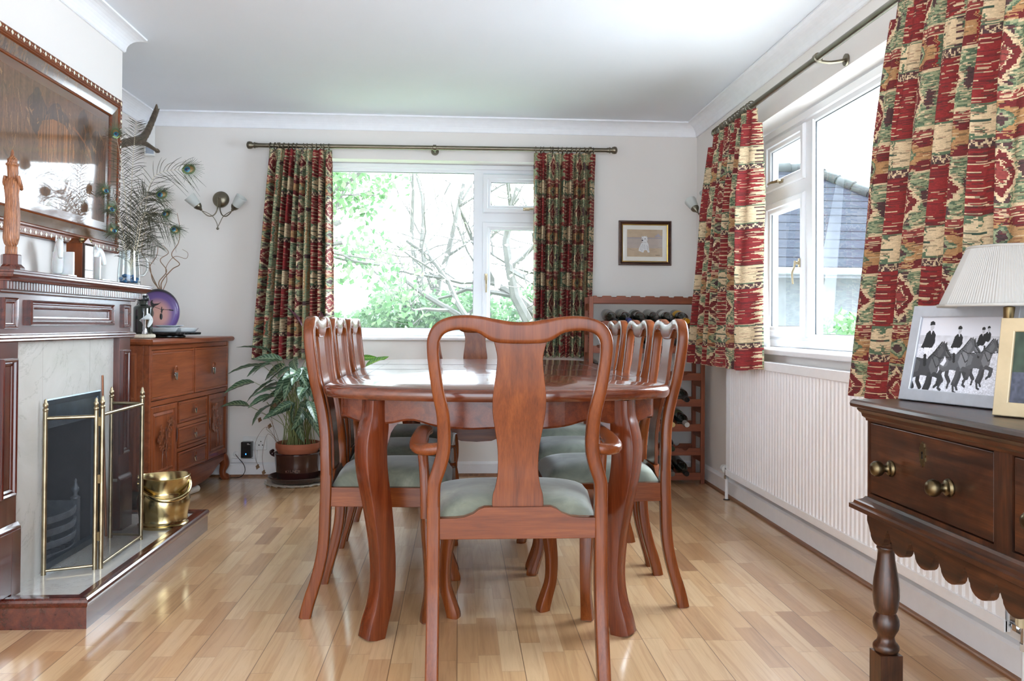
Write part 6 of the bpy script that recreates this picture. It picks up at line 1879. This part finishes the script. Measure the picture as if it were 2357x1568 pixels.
g.rings([ringp(.154, zb_, 1), ringp(.122, (zb_ + zt_) / 2, 1), ringp(.090, zt_, 1)], True, False, False, False)
o = g.build('lamp_shade', M_SHADE, t, fix=False); o.modifiers.new('s', 'SOLIDIFY').thickness = .0016
g = G().rings([ringp(.1565, zb_ - .001, 0), ringp(.1575, zb_ + .003, 0), ringp(.1565, zb_ + .006, 0)], True, False, False, True).rings([ringp(.0925, zt_ - .005, 0), ringp(.0935, zt_ - .002, 0), ringp(.0915, zt_ + .001, 0)], True, False, False, True)
o = g.build('shade_trim', M_SHADE, t, fix=False); o.modifiers.new('s', 'SOLIDIFY').thickness = .002
g = G()
for a in (0, 2 * PI / 3, 4 * PI / 3): g.tube([(LXc, LYc, ZK + .236), (LXc + .088 * math.cos(a), LYc + .088 * math.sin(a), zt_ - .01)], .0015, 6)
g.build('shade_carrier', M_BRASSD, t)
G().tube(spl([(LXc + .04, LYc - .012, ZK + .006), (1.325, 1.82, ZK + .004), (1.345, 1.80, .70), (1.36, 1.83, .5), (1.375, 1.87, .33), (1.41, 1.86, .16), (1.44, 1.84, .05), (1.45, 1.78, .006)], 8), .0035, 8).build('cable', plain('gold_flex', S(120, 98, 48), .5), t)

# ---------------------------------------------------------------- outside
q = N('lawn'); f = q.noise(q.coord(), 9, 5)
struct(G().box(1.9, 5.2, -3, 7.2, -.6, -.495).build('trim_11', plain('pale_sky_bounce', S(196, 192, 184), .8, 0, .1, 3)))  # pale ground slab added to bounce sky light up to the ceiling
struct(G().box(-14, 20, 5.6, 32, -.72, -.5).build('ground', q.set(Base_Color=q.ramp(f, [(.3, S(96, 116, 80)), (.7, S(130, 146, 108))]), Roughness=.9)))


def leafy(name, c1, c2, rough=.5):
    q = N(name); o = q.n('ObjectInfo'); gi = q.n('NewGeometry')
    c = q.ramp(gi.outputs['Random Per Island'], [(.1, c1), (.9, c2)]); tr = q.n('BsdfTranslucent'); q.l(c, tr.inputs[0]); mx = q.n('MixShader'); mx.inputs[0].default_value = .45
    q.set(Base_Color=c, Roughness=rough); q.l(q.b.outputs[0], mx.inputs[1]); q.l(tr.outputs[0], mx.inputs[2]); q.l(mx.outputs[0], q.out.inputs[0])
    return q.m


LF1 = leafy('young_leaves', S(78, 112, 72), S(122, 150, 104)); LF2 = leafy('hedge_leaves', S(74, 110, 70), S(122, 148, 108)); LF3 = leafy('ivy_leaves', S(58, 96, 58), S(112, 150, 84)); LFB = leafy('blossom_and_leaf', S(130, 154, 106), S(196, 196, 184))
BARK = plain('grey_bark', S(96, 94, 88), .8, 0, .25, 8, 0, .3)


def leaf_cloud(pts, L, w, rs):
    g = G(); V = []; F = []
    for p in pts:
        a = Vector(rs.randn(3)).normalized(); b = Vector(rs.randn(3)); b = (b - a * b.dot(a)).normalized(); s = .7 + .6 * rs.rand()
        p = Vector(p); k = len(V)
        n = a.cross(b) * (w * .25)
        V += [tuple(p), tuple(p + a * L * s * .5 + b * w * s - n), tuple(p + a * L * s), tuple(p + a * L * s * .5 - b * w * s - n)]
        F.append((k, k + 1, k + 2)); F.append((k, k + 2, k + 3))
    g.add(V, F, False)
    return g


def branchy(p, d, L, r, depth, rs, g, tips, up=.12, spread=.65, nk=5):
    P = [Vector(p)]; d = Vector(d).normalized()
    for i in range(nk):
        d = (d + Vector(rs.randn(3)) * .16 + Vector((0, 0, up * .3))).normalized(); P.append(P[-1] + d * (L / nk))
    R = [r * (1 - .5 * i / nk) for i in range(nk + 1)]
    g.tube(P, R, 7 if depth > 2 else 4, cap=False)
    for q_ in P[1:]: tips.append((tuple(q_), depth))
    if depth:
        for k in range(3 if depth > 1 else 4):
            j = rs.randint(2, nk + 1); v = (d + Vector(rs.randn(3)) * spread).normalized()
            branchy(P[j], v, L * .66, R[j] * .62, depth - 1, rs, g, tips, up, spread, nk)


def tree(name, label, base, limbs, leafm, dens, L, w, seed, group='garden trees', up=.12, spread=.65, depth=3):
    rs = np.random.RandomState(seed); t = thing(name, label, 'tree', base, 0, group); g = G(); tips = []
    for p, d, ln, r in limbs: branchy(p, d, ln, r, depth, rs, g, tips, up, spread)
    g.build('trunk', BARK, t, fix=False)
    pts = []
    for p, dp in tips:
        if dp <= 1:
            for _ in range(dens if rs.rand() < .6 else 0): pts.append(tuple(np.array(p) + rs.randn(3) * L * .9))
    leaf_cloud(pts, L, w, rs).build('crown', leafm, t, fix=False)
    return t


tree('blossom_tree', 'sparse blossom tree with a thick leaning trunk seen through the garden window', (1.35, 9.0, -.5), [((1.5, 9.0, -.5), (-.25, 0, 1), 1.3, .11), ((1.2, 9.0, .62), (-.75, .05, .75), 1.5, .075), ((.75, 9.0, 1.0), (-.5, -.1, .9), 1.5, .06), ((1.2, 9.0, .7), (.35, .2, .9), 1.6, .06), ((.7, 9.05, .75), (-1, .1, .55), 1.5, .05), ((.1, 9.05, 1.0), (-.5, .1, .9), 1.3, .035), ((.2, 9.0, 1.1), (.1, 0, 1), 1.4, .035)], LFB, 1, .062, .019, 5)
tree('bare_tree', 'thin bare-twigged tree in the middle of the garden window view', (-.6, 10.6, -.5), [((-.5, 10.6, -.5), (.1, 0, 1), 1.8, .07), ((-.3, 10.6, 1.2), (.3, 0, 1), 1.6, .045), ((-.35, 10.6, 1.1), (-.5, 0, .9), 1.6, .045), ((.4, 10.8, .9), (.25, 0, 1), 1.7, .04), ((-.3, 10.6, 1.3), (-.1, .1, 1), 1.7, .04)], LFB, 1, .05, .015, 8, up=.35, spread=.5)
tree('leafy_tree', 'leafy green tree at the left edge of the garden window', (-2.6, 8.6, -.5), [((-2.4, 8.6, -.5), (.1, 0, 1), 2.2, .10), ((-2.2, 8.6, 1.6), (.75, -.1, .7), 1.1, .05), ((-2.2, 8.6, 1.4), (.8, 0, .35), 1.1, .045), ((-2.2, 8.6, 1.9), (.5, .1, .9), 1.1, .045), ((-2.3, 8.6, 1.0), (.7, -.1, .35), 1.0, .04), ((-1.7, 8.6, 2.2), (.9, 0, .1), .9, .03)], LF1, 4, .085, .026, 11, spread=.8)
rs = np.random.RandomState(31)
t = thing('hedge', 'dense pale green hedge low in the garden window', 'hedge', (-1.1, 10.5, -.5))
pts = []
while len(pts) < 22000:
    x = rs.uniform(-3.6, .6); y = rs.uniform(9.8, 11.2); z = rs.uniform(-.5, 1.8)
    top = 1.42 + .28 * math.sin(2.1 * x + 1) + .15 * math.sin(5.3 * x) - .75 * max(0, x + .35)
    if z < top and (y < 10.3 or z > top - .5 or rs.rand() < .25): pts.append((x, y, z))
leaf_cloud(pts, .075, .024, rs).build('foliage', LF2, t, fix=False)
G().tube([(-1.4, 10.5, -.5), (-1.4, 10.5, .8)], .04, 8).build('stem', BARK, t)
for nm, c, r, n, lb in (('ivy_bush', (-.05, 8.3, .62), (.48, .35, .33), 1800, 'dark green bush low in the middle of the garden window'), ('ivy_bush', (1.15, 11.9, 1.05), (.75, .4, .5), 1500, 'leafy bush behind the casement of the garden window'), ('ivy_bush', (2.70, 5.60, .66), (.33, .33, .40), 1800, 'green bush low in the side window below the roof')):
    t = thing(nm, lb, 'bush', (c[0], c[1], -.5), 0, 'garden bushes')
    P = rs.randn(n, 3); P /= np.linalg.norm(P, axis=1)[:, None]; P *= (rs.rand(n, 1) ** .25)
    leaf_cloud(P * np.array(r) + np.array(c), .085 if c[0] < 2 else .055, .03 if c[0] < 2 else .02, rs).build('foliage', LF3 if c[0] < 1 else LF2, t, fix=False)
    G().tube([(c[0], c[1], -.5), (c[0], c[1], c[2])], .03, 8).build('stem', BARK, t)
t = thing('garden_shed', 'shed with a pale corrugated roof low in the garden window', 'shed', (1.4, 13.2, -.5))
g = G(); xs = np.linspace(-.2, 2.9, 150)
g.grid([[(x, y, z + .022 * math.sin(2 * PI * x / .09)) for x in xs] for y, z in ((12.0, .98), (14.0, 1.45))]); o = g.build('roof', plain('corrugated_sheet', S(196, 204, 210), .5, 0, .1, 3), t, fix=False); o.modifiers.new('s', 'SOLIDIFY').thickness = .01
G().box(-.05, 2.75, 12.15, 13.9, -.5, .95).build('wall', plain('shed_boards', S(150, 146, 140), .8), t)
tag(G().box(-14, 14, 16.5, 16.6, -.5, 1.25).build('fence', plain('grey_fence', S(140, 146, 150), .8)), 'long pale garden fence behind the hedge and trees', 'fence')
t = thing('neighbour_house', 'neighbouring house with pale hipped tiled roof outside the side window', 'house', (4.1, 9.5, -.5))
q = N('pale_roof_tiles'); v = q.n('TexCoord'); s_ = q.n('SeparateXYZ'); q.l(v.outputs['Object'], s_.inputs[0])
ln_ = q.math('LESS_THAN', q.math('FRACT', q.math('DIVIDE', s_.outputs[2], .105)), .13)
q2 = q.noise(q.coord((1.5, 1.5, 6)), 2, 4)
M_TILE = q.set(Base_Color=q.mix(q.math('MULTIPLY', ln_, .75), q.ramp(q2, [(.3, S(40, 43, 50)), (.7, S(52, 55, 62))]), S(12, 13, 17)), Roughness=.9, Specular_IOR_Level=.05)
g = G(); EY, RYd, EZ, RZ = 7.44, 9.67, 1.50, 2.827
x0, xr, x1, YE = 2.80, 4.185, 5.55, 11.8
g.add([(x0, EY, EZ), (x1, EY, EZ), (xr, RYd, RZ), (x0, RYd, RZ), (x1, YE, EZ), (x0, YE, EZ)], [(0, 1, 2, 3), (1, 4, 2), (4, 5, 3, 2), (5, 0, 3)])
rf = g.build('roof', M_TILE, t)
M_MOSS = plain('mossy_ridge', S(58, 62, 60), .9, 0, .4, 6, 0, .6)
g = G()
for a, b in (((xr, RYd, RZ), (x1, EY, EZ)), ((x0, RYd, RZ), (xr, RYd, RZ))):
    a, b = Vector(a), Vector(b); n = int((b - a).length / .22)
    for i in range(n):
        p, q_ = a.lerp(b, i / n), a.lerp(b, (i + .96) / n); g.tube([p + Z_ * .02, q_ + Z_ * .025], [.062, .075], 8)
g.build('ridge_tile', M_MOSS, rf)
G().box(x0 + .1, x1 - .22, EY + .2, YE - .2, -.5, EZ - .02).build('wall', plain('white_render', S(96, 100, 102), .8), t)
G().box(x0, x1, EY - .03, EY + .01, EZ - .10, EZ - .01).build('fascia', plain('grey_fascia', S(96, 100, 104), .6), t)
G().tube([(x0, EY - .065, EZ - .04), (x1, EY - .065, EZ - .04)], .034, 10).build('gutter', plain('white_gutter', S(120, 124, 128), .4), t)
